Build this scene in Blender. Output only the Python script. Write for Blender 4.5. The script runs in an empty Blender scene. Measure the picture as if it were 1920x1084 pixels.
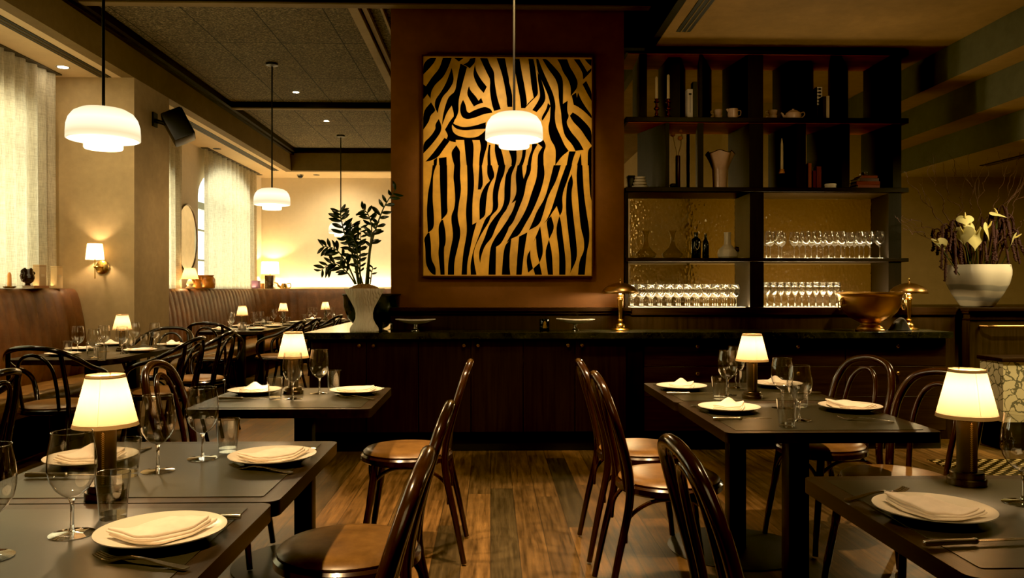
import bpy, bmesh, math, random
from mathutils import Vector, Matrix
random.seed(7)
PI = math.pi
COL = bpy.context.scene.collection
F, H, HY = 1500.0, 1.24, 542.0
PSI = math.atan(40 / 1500)
CS, SN = math.cos(PSI), math.sin(PSI)

def W(px, py, Y):
    """world point seen at pixel (px,py) of the 1920x1084 frame, on the plane Y"""
    cx = (px - 960) / F
    t = Y / (CS - cx * SN)
    return Vector((t * (SN + cx * CS), Y, H - (py - HY) / F * t))

def WX(px, Y):
    return W(px, HY, Y).x

def G(px, py, z):
    """world point seen at pixel (px,py) on the height z"""
    cx = (px - 960) / F
    t = (H - z) * F / (py - HY)
    return Vector((t * (SN + cx * CS), t * (CS - cx * SN), z))

# ------------------------------------------------------------------ materials
class NT:
    def __init__(s, name):
        s.m = bpy.data.materials.new(name); s.m.use_nodes = True
        s.t = s.m.node_tree; s.t.nodes.clear()
        s.out = s.n('ShaderNodeOutputMaterial')
    def n(s, typ, **kw):
        nd = s.t.nodes.new(typ)
        for k, v in kw.items():
            if k.startswith('i_'):
                nd.inputs[k[2:].replace('_', ' ')].default_value = v
            elif k.startswith('n_'):
                nd.inputs[int(k[2:])].default_value = v
            else:
                setattr(nd, k, v)
        return nd
    def l(s, a, b):
        s.t.links.new(a, b)
    def math(s, op, a, b=None):
        nd = s.n('ShaderNodeMath', operation=op)
        for i, v in enumerate((a, b)):
            if v is None: continue
            if isinstance(v, (int, float)): nd.inputs[i].default_value = v
            else: s.l(v, nd.inputs[i])
        return nd.outputs[0]
    def mix(s, fac, a, b, blend='MIX'):
        nd = s.n('ShaderNodeMix', data_type='RGBA', blend_type=blend)
        for sock, v in ((nd.inputs[0], fac), (nd.inputs[6], a), (nd.inputs[7], b)):
            if isinstance(v, (int, float)): sock.default_value = v
            elif isinstance(v, tuple): sock.default_value = v if len(v) == 4 else (*v, 1)
            else: s.l(v, sock)
        return nd.outputs[2]
    def ramp(s, fac, stops):
        nd = s.n('ShaderNodeValToRGB')
        el = nd.color_ramp.elements
        while len(el) < len(stops): el.new(0.5)
        for e, (p, c) in zip(el, stops):
            e.position = p; e.color = (*c, 1)
        s.l(fac, nd.inputs[0])
        return nd.outputs[0]
    def coord(s, scale=(1, 1, 1), which='Object'):
        tc = s.n('ShaderNodeTexCoord'); mp = s.n('ShaderNodeMapping')
        mp.inputs['Scale'].default_value = scale
        s.l(tc.outputs[which], mp.inputs['Vector'])
        return mp.outputs[0]
    def noise(s, vec, scale, detail=4, rough=.55):
        nd = s.n('ShaderNodeTexNoise', i_Scale=scale, i_Detail=detail, i_Roughness=rough)
        s.l(vec, nd.inputs['Vector'])
        return nd.outputs['Fac']
    def bsdf(s, col, rough=.5, metal=0., bump=None, bstr=.2, bdist=.01, **kw):
        p = s.n('ShaderNodeBsdfPrincipled')
        for k, v in kw.items(): p.inputs[k.replace('_', ' ')].default_value = v
        if isinstance(col, tuple): p.inputs['Base Color'].default_value = (*col, 1)
        else: s.l(col, p.inputs['Base Color'])
        if isinstance(rough, (int, float)): p.inputs['Roughness'].default_value = rough
        else: s.l(rough, p.inputs['Roughness'])
        p.inputs['Metallic'].default_value = metal
        if bump is not None:
            b = s.n('ShaderNodeBump', i_Strength=bstr, i_Distance=bdist)
            s.l(bump, b.inputs['Height']); s.l(b.outputs[0], p.inputs['Normal'])
        s.l(p.outputs[0], s.out.inputs[0])
        return s.m

M = {}
def plain(name, col, rough=.5, metal=0., var=.12, scale=8., bstr=0.):
    t = NT(name); f = t.noise(t.coord(), scale)
    c = t.ramp(f, [(.3, tuple(x * (1 - var) for x in col)), (.7, tuple(min(1, x * (1 + var)) for x in col))])
    M[name] = t.bsdf(c, rough, metal, f if bstr else None, bstr or .1)
    return M[name]

def plaster(name, col, var=.25, rough=.75, spec=.3):
    t = NT(name); co = t.coord()
    f = t.noise(co, 1.6, 6, .6); g = t.noise(co, 14, 5, .6)
    h = t.math('ADD', t.math('MULTIPLY', f, .7), t.math('MULTIPLY', g, .3))
    c = t.ramp(h, [(.3, tuple(x * (1 - var) for x in col)), (.55, col), (.75, tuple(min(1, x * (1 + var)) for x in col))])
    M[name] = t.bsdf(c, rough, 0, g, .12, .01, **{'Specular_IOR_Level': spec})

def wood(name, col, dark, axis='Z', rough=.38, scale=1., bstr=.12, coat=0.):
    t = NT(name); s = {'X': (.7, 14, 14), 'Y': (14, .7, 14), 'Z': (14, 14, .7)}[axis]
    co = t.coord(tuple(v * scale for v in s))
    f = t.noise(co, 3.0, 8, .65)
    c = t.ramp(f, [(.3, dark), (.7, col)])
    M[name] = t.bsdf(c, rough, 0, f, bstr, .004, **{'Coat_Weight': coat, 'Coat_Roughness': .12, 'Specular_IOR_Level': .5 if coat else .28})

def metal(name, col, rough=.25, aniso=False):
    t = NT(name); co = t.coord((1, 1, 40) if aniso else (1, 1, 1)); f = t.noise(co, 9, 4)
    c = t.ramp(f, [(.3, tuple(x * .8 for x in col)), (.7, col)])
    r = t.math('ADD', t.math('MULTIPLY', f, .18), rough - .09)
    M[name] = t.bsdf(c, r, 1.0)

def emit(name, col, strength, grad=None):
    t = NT(name)
    e = t.n('ShaderNodeEmission'); e.inputs[0].default_value = (*col, 1)
    f = t.noise(t.coord(), 6)
    st = t.math('MULTIPLY', t.math('ADD', t.math('MULTIPLY', f, .2), .9), strength)
    t.l(st, e.inputs[1]); t.l(e.outputs[0], t.out.inputs[0]); M[name] = t.m

def shade_mat(name, col, trans, em):
    """fabric or opal glass that lets the bulb's light through"""
    t = NT(name); co = t.coord((1, 1, 1))
    f = t.noise(t.coord((60, 60, 8)), 3, 4)
    c = t.mix(t.math('MULTIPLY', f, .25), (*col, 1), tuple(x * .8 for x in col))
    d = t.n('ShaderNodeBsdfDiffuse'); tr = t.n('ShaderNodeBsdfTranslucent'); t.l(c, d.inputs[0]); t.l(c, tr.inputs[0])
    mx = t.n('ShaderNodeMixShader'); mx.inputs[0].default_value = trans
    t.l(d.outputs[0], mx.inputs[1]); t.l(tr.outputs[0], mx.inputs[2])
    e = t.n('ShaderNodeEmission'); t.l(c, e.inputs[0]); e.inputs[1].default_value = em
    ad = t.n('ShaderNodeAddShader'); t.l(mx.outputs[0], ad.inputs[0]); t.l(e.outputs[0], ad.inputs[1])
    t.l(ad.outputs[0], t.out.inputs[0]); M[name] = t.m

def thin_glass(name, tint=(1, 1, 1), ior=1.5, rough=.015, boost=1.0):
    t = NT(name)
    fr = t.n('ShaderNodeFresnel')
    ge = t.n('ShaderNodeNewGeometry')           # a thin wall reflects alike from both of its sides
    t.l(t.math('SUBTRACT', ior, t.math('MULTIPLY', ge.outputs['Backfacing'], ior - 1 / ior)), fr.inputs['IOR'])
    f = t.math('MINIMUM', t.math('MULTIPLY', fr.outputs[0], boost), 1.0)
    a = t.n('ShaderNodeBsdfTransparent'); a.inputs[0].default_value = (*tint, 1)
    g = t.n('ShaderNodeBsdfGlossy'); g.inputs['Roughness'].default_value = rough
    mx = t.n('ShaderNodeMixShader'); t.l(f, mx.inputs[0]); t.l(a.outputs[0], mx.inputs[1]); t.l(g.outputs[0], mx.inputs[2])
    t.l(mx.outputs[0], t.out.inputs[0]); M[name] = t.m

plaster('plaster_tan', (.46, .335, .165)); plaster('plaster_olive', (.27, .19, .085)); plaster('plaster_light', (.78, .68, .49), .10)
plaster('plaster_rust', (.17, .068, .018), .3, .6); plaster('plaster_soffit', (.64, .48, .26), .12)
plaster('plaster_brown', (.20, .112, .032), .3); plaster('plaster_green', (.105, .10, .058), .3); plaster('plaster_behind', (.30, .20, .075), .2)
plaster('fascia_brown', (.16, .105, .040), .25)
plaster('concrete_dark', (.05, .045, .035), .3)
wood('black_wood', (.011, .0065, .0045), (.005, .0035, .0025), 'Z', .5)
wood('black_wood_x', (.015, .0075, .0045), (.006, .004, .003), 'X', .45)
wood('red_lit_wood', (.42, .10, .028), (.20, .045, .014), 'X', .5)  # reddish wood, brightened to stand for light glowing on the shelf undersides
wood('sideboard_wood', (.036, .0205, .0095), (.014, .0082, .0042), 'Z', .40)
wood('sideboard_wood_x', (.044, .024, .0105), (.018, .0100, .0046), 'X', .40)
wood('ledge_wood', (.026, .013, .007), (.011, .006, .004), 'X', .30)
wood('chair_wood', (.045, .017, .008), (.018, .007, .0042), 'Z', .20, 1, .04, .5)
wood('chair_black', (.016, .010, .008), (.008, .0055, .005), 'Z', .20, 1, .04, .5)
wood('table_wood', (.034, .021, .012), (.012, .0075, .0045), 'Y', .36)
plain('inlay', (.018, .0155, .0068), .36, 0, .10, 30)
plain('black_metal', (.010, .009, .008), .42)
plain('black_paint', (.008, .007, .006), .6)
plain('white_china', (.80, .74, .62), .22, 0, .03)
plain('napkin_cloth', (.90, .80, .68), .85, 0, .05, 40, .1)
plain('cream_ceramic', (.68, .60, .42), .45, 0, .10, 20, .15)
plain('white_marble_plain', (.72, .68, .60), .35, 0, .08, 6)
plain('amber_glaze', (.50, .20, .035), .28, 0, .3, 14)
plain('violet_box', (.35, .18, .30), .6); plain('orange_wax', (.75, .33, .08), .5); plain('cream_wax', (.78, .64, .36), .5)
plain('box_paper', (.52, .36, .18), .6); plain('box_paper_light', (.70, .50, .24), .6)
plain('book_black', (.014, .012, .011), .5); plain('book_red', (.17, .022, .010), .5); plain('book_orange', (.27, .060, .018), .5); plain('book_cream', (.55, .46, .30), .6)
plain('book_white', (.72, .66, .52), .6); plain('tray_wood', (.30, .10, .03), .4)
plain('dark_glaze', (.030, .016, .010), .12, 0, .5, 20); plain('dark_green', (.020, .026, .008), .16)
plain('oxblood', (.055, .014, .010), .3); plain('pink_glaze', (.62, .43, .30), .25)
plain('leaf', (.014, .028, .010), .32, 0, .4, 12); plain('stalk', (.050, .070, .022), .5); plain('moss', (.30, .17, .06), .9, 0, .5, 60, .6)
plain('spathe', (.62, .57, .25), .4, 0, .08, 10); plain('spadix', (.60, .50, .15), .6); plain('amaranth', (.032, .0055, .0065), .85, 0, .5, 80, .6)
plain('twig', (.070, .026, .014), .7); plain('dried_flower', (.34, .14, .05), .8)
plain('gold_label', (.55, .34, .08), .35, .6); plain('paper_label', (.62, .50, .28), .6); plain('bottle_dark', (.008, .010, .007), .08)
plain('black_cloth', (.006, .006, .006), .9); plain('painting_gold', (.66, .37, .045), .45, 0, .22, 7); plaster('painting_black', (.003, .0022, .0016), .2, .9, .05)
plain('lamp_trim', (.66, .44, .20), .7); plain('stitch', (.50, .34, .14), .6); plain('lamp_leather', (.060, .040, .018), .45, 0, .2, 40)
plain('curtain_rail', (.04, .03, .02), .5); plain('window_paint', (.20, .20, .16), .5); plain('silver_plate', (.55, .50, .42), .25, .9)
metal('steel', (.62, .56, .45), .22); metal('brass', (.58, .36, .11), .24); metal('bronze', (.46, .28, .11), .32, True)
metal('copper', (.62, .34, .10), .34); metal('gunmetal', (.16, .12, .075), .3, True); metal('copper_stick', (.45, .17, .09), .2)
metal('silver', (.6, .57, .5), .18)
metal('mirror_glass', (.75, .72, .62), .09)
thin_glass('clear_glass', (.985, .985, .97), 1.5, .012, 3.0); thin_glass('window_glass', (.97, .98, .96)); thin_glass('smoke_glass', (.80, .76, .66), 1.5, .02, 1.4)

def mk_leather():
    t = NT('leather'); co = t.coord()
    f = t.noise(co, 4, 8, .7); g = t.noise(co, 60, 3)
    c = t.ramp(f, [(.30, (.055, .020, .008)), (.52, (.125, .048, .016)), (.75, (.22, .092, .030))])
    M['leather'] = t.bsdf(c, .50, 0, g, .12, .003)
    t = NT('leather_seat'); co = t.coord(); f = t.noise(co, 9, 8, .7); g = t.noise(co, 80, 3)
    c = t.ramp(f, [(.30, (.10, .048, .013)), (.52, (.20, .100, .026)), (.75, (.30, .16, .045))])
    M['leather_seat'] = t.bsdf(c, .34, 0, g, .10, .002)
mk_leather()

def mk_floor():
    t = NT('oak_floor'); tc = t.n('ShaderNodeTexCoord'); sp = t.n('ShaderNodeSeparateXYZ'); t.l(tc.outputs['Object'], sp.inputs[0])
    u = t.math('DIVIDE', sp.outputs[0], .135); iu = t.math('FLOOR', u); fu = t.math('FRACT', u)
    wn = t.n('ShaderNodeTexWhiteNoise', noise_dimensions='1D'); t.l(iu, wn.inputs['W'])
    v = t.math('ADD', t.math('DIVIDE', sp.outputs[1], 1.7), t.math('MULTIPLY', wn.outputs['Value'], 7.0))
    iv = t.math('FLOOR', v); fv = t.math('FRACT', v)
    cm = t.n('ShaderNodeCombineXYZ'); t.l(iu, cm.inputs[0]); t.l(iv, cm.inputs[1])
    w2 = t.n('ShaderNodeTexWhiteNoise', noise_dimensions='2D'); t.l(cm.outputs[0], w2.inputs['Vector'])
    base = t.ramp(w2.outputs['Value'], [(.0, (.075, .053, .022)), (.3, (.205, .108, .032)), (.55, (.115, .072, .027)), (.75, (.265, .142, .042)), (1., (.155, .074, .022))])
    off = t.n('ShaderNodeVectorMath', operation='MULTIPLY_ADD'); t.l(w2.outputs['Color'], off.inputs[0]); off.inputs[1].default_value = (9, 9, 9)
    t.l(t.coord((16, 1.0, 1)), off.inputs[2])
    gr = t.noise(off.outputs[0], 2.6, 9, .7); gr2 = t.noise(t.coord((1, 1, 1)), 5, 6, .7)
    c = t.mix(.9, base, t.ramp(gr, [(.32, (.12, .11, .10)), (.50, (.75, .74, .72)), (.64, (1.25, 1.25, 1.2))]), 'MULTIPLY')
    c = t.mix(.5, c, t.ramp(gr2, [(.36, (.30, .28, .25)), (.65, (1, 1, 1))]), 'MULTIPLY')
    e1 = t.math('LESS_THAN', t.math('MINIMUM', fu, t.math('SUBTRACT', 1.0, fu)), .016)
    e2 = t.math('LESS_THAN', t.math('MINIMUM', fv, t.math('SUBTRACT', 1.0, fv)), .0012)
    e = t.math('MAXIMUM', e1, e2)
    c = t.mix(t.math('MULTIPLY', e, .75), c, (.012, .008, .005))
    r = t.math('ADD', t.math('MULTIPLY', gr, .25), .27)
    M['oak_floor'] = t.bsdf(c, r, 0, t.math('SUBTRACT', gr, e), .22, .004)
mk_floor()

def mk_misc():
    # wood-wool ceiling boards with joints
    t = NT('ceiling_board'); co = t.coord(); sp = t.n('ShaderNodeSeparateXYZ'); tc = t.n('ShaderNodeTexCoord'); t.l(tc.outputs['Object'], sp.inputs[0])
    f = t.noise(t.coord((1, 1.6, 1)), 48, 5, .8); g = t.noise(co, 2.2, 3)
    c = t.ramp(f, [(.40, (.022, .017, .009)), (.52, (.10, .075, .033)), (.63, (.36, .275, .13))])
    c = t.mix(.5, c, t.ramp(g, [(.3, (.5, .48, .45)), (.7, (1, 1, 1))]), 'MULTIPLY')
    fx = t.math('FRACT', t.math('DIVIDE', t.math('ADD', sp.outputs[0], 2.61), .595)); fy = t.math('FRACT', t.math('DIVIDE', t.math('ADD', sp.outputs[1], -7.76), 1.3))
    ex = t.math('LESS_THAN', t.math('MINIMUM', fx, t.math('SUBTRACT', 1.0, fx)), .009); ey = t.math('LESS_THAN', t.math('MINIMUM', fy, t.math('SUBTRACT', 1.0, fy)), .0045)
    c = t.mix(t.math('MAXIMUM', ex, ey), c, (.006, .005, .004))
    M['ceiling_board'] = t.bsdf(c, .9, 0, f, .6, .01)
    # dark green stone
    t = NT('green_stone'); co = t.coord()
    f = t.noise(co, 7, 10, .75); v = t.n('ShaderNodeTexVoronoi', feature='DISTANCE_TO_EDGE', i_Scale=5.0)
    wv = t.n('ShaderNodeVectorMath', operation='MULTIPLY_ADD'); t.l(co, wv.inputs[2]); nn = t.n('ShaderNodeTexNoise', i_Scale=4.0, i_Detail=6.0); t.l(co, nn.inputs['Vector']); t.l(nn.outputs['Color'], wv.inputs[0]); wv.inputs[1].default_value = (.5, .5, .5)
    t.l(wv.outputs[0], v.inputs['Vector'])
    c = t.ramp(f, [(.35, (.010, .011, .006)), (.55, (.026, .027, .014)), (.72, (.075, .072, .038))])
    c = t.mix(t.math('LESS_THAN', v.outputs['Distance'], .007), c, (.060, .058, .032))
    M['green_stone'] = t.bsdf(c, .18)
    # breccia marble with dark veins
    t = NT('vein_marble'); co = t.coord()
    nn = t.n('ShaderNodeTexNoise', i_Scale=7.0, i_Detail=5.0); t.l(co, nn.inputs['Vector'])
    wv = t.n('ShaderNodeVectorMath', operation='MULTIPLY_ADD'); t.l(nn.outputs['Color'], wv.inputs[0]); wv.inputs[1].default_value = (.14, .14, .14); t.l(co, wv.inputs[2])
    v = t.n('ShaderNodeTexVoronoi', feature='DISTANCE_TO_EDGE', i_Scale=13.0); t.l(wv.outputs[0], v.inputs['Vector'])
    th = t.math('MULTIPLY', t.noise(co, 6, 3), .17)
    e = t.math('LESS_THAN', v.outputs['Distance'], t.math('MAXIMUM', t.math('SUBTRACT', th, .03), .012))
    c = t.mix(t.math('MULTIPLY', e, .85), (.62, .54, .34), (.075, .075, .045))
    M['vein_marble'] = t.bsdf(c, .25)
    # fish-scale mosaic
    t = NT('mosaic'); tc = t.n('ShaderNodeTexCoord'); sp = t.n('ShaderNodeSeparateXYZ'); t.l(tc.outputs['Object'], sp.inputs[0])
    s = .085
    def scal(ox, oy):
        a = t.math('SUBTRACT', t.math('FRACT', t.math('ADD', t.math('DIVIDE', sp.outputs[0], s), ox)), .5)
        b = t.math('SUBTRACT', t.math('FRACT', t.math('ADD', t.math('DIVIDE', sp.outputs[1], s), oy)), .5)
        return t.math('SQRT', t.math('ADD', t.math('MULTIPLY', a, a), t.math('MULTIPLY', b, b)))
    d1, d2 = scal(0, 0), scal(.5, .5)
    m_ = t.math('MINIMUM', d1, d2)
    c = t.ramp(m_, [(.0, (.95, .74, .36)), (.17, (.85, .62, .26)), (.25, (.045, .030, .014)), (.5, (.03, .02, .01))])
    M['mosaic'] = t.bsdf(c, .2)
    # fluted / hammered glass pane
    t = NT('hammered_glass'); co = t.coord()
    v = t.n('ShaderNodeTexVoronoi', feature='SMOOTH_F1', i_Scale=48.0); t.l(t.coord((1, 1, .7)), v.inputs['Vector'])
    bp = t.n('ShaderNodeBump', i_Strength=.8, i_Distance=.011); t.l(v.outputs['Distance'], bp.inputs['Height'])
    p = t.n('ShaderNodeBsdfPrincipled'); p.inputs['Base Color'].default_value = (.72, .60, .36, 1); p.inputs['Transmission Weight'].default_value = 1.0; p.inputs['IOR'].default_value = 1.35; p.inputs['Roughness'].default_value = .08
    t.l(bp.outputs[0], p.inputs['Normal']); t.l(p.outputs[0], t.out.inputs[0]); M['hammered_glass'] = t.m
    # sheer linen curtain
    t = NT('linen'); f = t.noise(t.coord((40, 40, 3)), 4, 4); f2 = t.noise(t.coord((3, 3, 60)), 5, 4)
    h = t.math('MULTIPLY', t.math('ADD', f, f2), .5)
    c = t.ramp(h, [(.35, (.44, .39, .27)), (.6, (.72, .67, .50))])
    d = t.n('ShaderNodeBsdfDiffuse'); tr = t.n('ShaderNodeBsdfTranslucent'); t.l(c, d.inputs[0]); t.l(c, tr.inputs[0])
    mx = t.n('ShaderNodeMixShader'); mx.inputs[0].default_value = .42; t.l(d.outputs[0], mx.inputs[1]); t.l(tr.outputs[0], mx.inputs[2])
    t.l(mx.outputs[0], t.out.inputs[0]); M['linen'] = t.m
    # banded glass-ceramic flower vase
    t = NT('banded_vase'); tc = t.n('ShaderNodeTexCoord'); sp = t.n('ShaderNodeSeparateXYZ'); t.l(tc.outputs['Object'], sp.inputs[0]); f = t.noise(t.coord((1, 1, .4)), 3.0, 3)
    h = t.math('ADD', t.math('DIVIDE', sp.outputs[2], .36), t.math('MULTIPLY', t.math('SUBTRACT', f, .5), .16))
    c = t.ramp(h, [(.0, (.66, .60, .46)), (.14, (.66, .60, .46)), (.16, (.42, .40, .33)), (.22, (.44, .42, .35)), (.25, (.70, .63, .48)), (.38, (.70, .63, .48)), (.40, (.40, .385, .32)), (.50, (.43, .41, .34)), (.53, (.72, .66, .52)), (1., (.76, .70, .56))])
    M['banded_vase'] = t.bsdf(c, .22)
    t = NT('relief_plaster'); nn = t.n('ShaderNodeTexWave', i_Scale=16.0, i_Distortion=7.0, i_Detail=2.0); nn.inputs['Detail Scale'].default_value = 1.3; t.l(t.coord((1, 1, .5)), nn.inputs['Vector'])
    M['relief_plaster'] = t.bsdf((.74, .68, .50), .7, 0, nn.outputs['Fac'], .75, .006)
mk_misc()
t = NT('pendant_glow'); tc = t.n('ShaderNodeTexCoord'); sp = t.n('ShaderNodeSeparateXYZ'); t.l(tc.outputs['Object'], sp.inputs[0])
e = t.n('ShaderNodeEmission'); t.l(t.ramp(t.math('DIVIDE', sp.outputs[2], .18), [(.0, (.46, .37, .25)), (.12, (.40, .31, .19)), (.3, (.50, .42, .30)), (.55, (.62, .53, .39)), (.85, (.46, .37, .24)), (1., (.34, .25, .14))]), e.inputs[0])
t.l(e.outputs[0], t.out.inputs[0]); M['pendant_glow'] = t.m
emit('pendant_disc', (1.0, .86, .52), 1.3)
emit('downlight_glow', (1.0, .85, .60), 25.0); emit('led_glow', (1.0, .72, .34), 1.5); emit('led_dim', (1.0, .76, .38), .7); emit('sky_glow', (.86, .95, .84), 7.0); emit('bulb_glow', (1.0, .78, .42), 14.0)
shade_mat('lamp_shade', (.150, .108, .064), .55, .05); shade_mat('sconce_shade', (.8, .66, .38), .55, .25); shade_mat('far_shade', (.85, .66, .34), .6, .25); shade_mat('pleated_shade', (.75, .45, .16), .5, .25)

# ------------------------------------------------------------------ mesh building
class MB:
    def __init__(s): s.v, s.f, s.mi = [], [], []
    def add(s, vs, fs, mi=0):
        b = len(s.v); s.v += [tuple(v) for v in vs]; s.f += [tuple(i + b for i in f) for f in fs]; s.mi += [mi] * len(fs); return s
    def xf(s, mat):
        s.v = [tuple(mat @ Vector(v)) for v in s.v]; return s
    def box(s, x0, x1, y0, y1, z0, z1, mi=0, bev=0., seg=2):
        if bev > 0:
            bm = bmesh.new(); bmesh.ops.create_cube(bm, size=1)
            for v in bm.verts: v.co = Vector((x0 + (v.co.x + .5) * (x1 - x0), y0 + (v.co.y + .5) * (y1 - y0), z0 + (v.co.z + .5) * (z1 - z0)))
            bmesh.ops.bevel(bm, geom=bm.edges[:], offset=bev, segments=seg, affect='EDGES', profile=.5)
            bm.verts.index_update()
            s.add([v.co for v in bm.verts], [[v.index for v in f.verts] for f in bm.faces], mi); bm.free(); return s
        vs = [(x, y, z) for z in (z0, z1) for y in (y0, y1) for x in (x0, x1)]
        return s.add(vs, [(0, 2, 3, 1), (4, 5, 7, 6), (0, 1, 5, 4), (2, 6, 7, 3), (0, 4, 6, 2), (1, 3, 7, 5)], mi)
    def lathe(s, prof, n=32, mi=0, c=(0, 0, 0), closed=False, lobe=0, lamp=0.):
        vs, fs = [], []
        for (r, z) in prof:
            for k in range(n):
                a = 2 * PI * k / n; q = r * (1 + lamp * math.cos(lobe * a)) if lobe else r
                vs.append((c[0] + q * math.cos(a), c[1] + q * math.sin(a), c[2] + z))
        m = len(prof)
        for i in range(m if closed else m - 1):
            j = (i + 1) % m
            for k in range(n):
                k2 = (k + 1) % n
                fs.append((i * n + k, i * n + k2, j * n + k2, j * n + k))
        if not closed:
            if prof[0][0] > 1e-6: fs.append(tuple(range(n))[::-1])
            if prof[-1][0] > 1e-6: fs.append(tuple((m - 1) * n + k for k in range(n)))
        return s.add(vs, fs, mi)
    def shell(s, prof, n=32, mi=0, c=(0, 0, 0), **kw):
        """open surface of revolution (no caps)"""
        b = len(s.f); s.lathe(prof, n, mi, c, **kw)
        cut = (1 if prof[0][0] > 1e-6 else 0) + (1 if prof[-1][0] > 1e-6 else 0)
        if cut: s.f = s.f[:-cut]; s.mi = s.mi[:-cut]
        return s
    def tube(s, pts, r, n=10, closed=False, mi=0, cap=True):
        pts = [Vector(p) for p in pts]; m = len(pts)
        rs = r if isinstance(r, (list, tuple)) else [r] * m
        vs, fs = [], []; up = None
        for i, p in enumerate(pts):
            a = pts[i - 1] if (i > 0 or closed) else p; b = pts[(i + 1) % m] if (i < m - 1 or closed) else p
            t = (b - a).normalized() if (b - a).length > 1e-9 else Vector((0, 0, 1))
            if up is None:
                up = Vector((0, 0, 1)) if abs(t.z) < .9 else Vector((0, 1, 0))
            u = (up - t * up.dot(t))
            u = u.normalized() if u.length > 1e-6 else t.orthogonal().normalized()
            up = u; w = t.cross(u)
            for k in range(n):
                an = 2 * PI * k / n; vs.append(p + (u * math.cos(an) + w * math.sin(an)) * rs[i])
        for i in range(m if closed else m - 1):
            j = (i + 1) % m
            for k in range(n):
                k2 = (k + 1) % n; fs.append((i * n + k, i * n + k2, j * n + k2, j * n + k))
        if cap and not closed:
            fs.append(tuple(range(n))[::-1]); fs.append(tuple((m - 1) * n + k for k in range(n)))
        return s.add(vs, fs, mi)
    def prism(s, poly, z0, z1, mi=0):
        n = len(poly)
        vs = [(x, y, z0) for x, y in poly] + [(x, y, z1) for x, y in poly]
        fs = [tuple(range(n))[::-1], tuple(range(n, 2 * n))] + [(i, (i + 1) % n, n + (i + 1) % n, n + i) for i in range(n)]
        return s.add(vs, fs, mi)
    def grid(s, fn, nu, nv, mi=0):
        vs = [fn(i / nu, j / nv) for j in range(nv + 1) for i in range(nu + 1)]
        fs = [(j * (nu + 1) + i, j * (nu + 1) + i + 1, (j + 1) * (nu + 1) + i + 1, (j + 1) * (nu + 1) + i) for j in range(nv) for i in range(nu)]
        return s.add(vs, fs, mi)
    def ball(s, c, r, n=14, m=8, mi=0, sc=(1, 1, 1)):
        prof = [(math.sin(PI * i / m) * r if 0 < i < m else 0.0, -math.cos(PI * i / m) * r) for i in range(m + 1)]
        b = len(s.v); s.lathe([(max(a, 1e-5), z) for a, z in prof], n, mi)
        for i in range(b, len(s.v)):
            x, y, z = s.v[i]; s.v[i] = (x * sc[0] + c[0], y * sc[1] + c[1], z * sc[2] + c[2])
        return s
    def mesh(s, name, mats, smooth=True, angle=38):
        me = bpy.data.meshes.new(name); me.from_pydata(s.v, [], s.f)
        for m in (mats if isinstance(mats, (list, tuple)) else [mats]): me.materials.append(M[m])
        me.polygons.foreach_set('material_index', s.mi)
        bm = bmesh.new(); bm.from_mesh(me); bmesh.ops.recalc_face_normals(bm, faces=bm.faces[:]); bm.to_mesh(me); bm.free()
        if smooth:
            me.polygons.foreach_set('use_smooth', [True] * len(me.polygons)); me.set_sharp_from_angle(angle=math.radians(angle))
        me.update(); return me

def obj(name, mb, mats, parent=None, loc=None, smooth=True, angle=38):
    o = bpy.data.objects.new(name, mb.mesh(name, mats, smooth, angle)); COL.objects.link(o)
    if parent is not None: o.parent = parent
    if loc is not None: o.location = loc
    return o

def tag(o, label, cat, group=None, kind='thing'):
    o['label'] = label; o['category'] = cat; o['kind'] = kind
    if group: o['group'] = group
    return o

def thing(name, label, cat, loc=(0, 0, 0), rz=0., group=None):
    o = bpy.data.objects.new(name, None); COL.objects.link(o); o.empty_display_size = .05
    o.location = loc; o.rotation_euler = (0, 0, rz)
    return tag(o, label, cat, group)

def struct(name, mb, mats, smooth=False):
    o = obj(name, mb, mats, smooth=smooth); o['kind'] = 'structure'; return o

def copy_tree(src, loc, rz=0., label=None, group=None, parent=None):
    c = src.copy(); COL.objects.link(c)
    if parent is not None: c.parent = parent
    else:
        c.location = loc; c.rotation_euler = (0, 0, rz)
        if label: c['label'] = label
        if group: c['group'] = group
    for ch in list(src.children): copy_tree(ch, None, parent=c)
    return c

class Proto:
    """first use moves the built thing itself; later uses copy it with its parts"""
    def __init__(s, o): s.o, s.used = o, False
    def put(s, loc, rz=0., label=None, group=None):
        if not s.used:
            s.used = True; o = s.o; o.location = loc; o.rotation_euler = (0, 0, rz)
            if label: o['label'] = label
            if group: o['group'] = group
            return o
        return copy_tree(s.o, loc, rz, label, group)

def smooth_path(pts, k=6, closed=False):
    pts = [Vector(p) for p in pts]; n = len(pts); out = []
    rng = n if closed else n - 1
    for i in range(rng):
        p1, p2 = pts[i], pts[(i + 1) % n]
        p0 = pts[i - 1] if (i > 0 or closed) else p1; p3 = pts[(i + 2) % n] if (i < n - 2 or closed) else p2
        for j in range(k):
            t = j / k
            out.append(.5 * ((2 * p1) + (p2 - p0) * t + (2 * p0 - 5 * p1 + 4 * p2 - p3) * t * t + (3 * p1 - p0 - 3 * p2 + p3) * t ** 3))
    if not closed: out.append(pts[-1])
    return out

def rrect(w, d, r, n=6):
    out = []
    for cx, cy, a0 in ((w / 2 - r, d / 2 - r, 0), (-w / 2 + r, d / 2 - r, 90), (-w / 2 + r, -d / 2 + r, 180), (w / 2 - r, -d / 2 + r, 270)):
        for k in range(n + 1):
            a = math.radians(a0 + 90 * k / n); out.append((cx + r * math.cos(a), cy + r * math.sin(a)))
    return out

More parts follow.
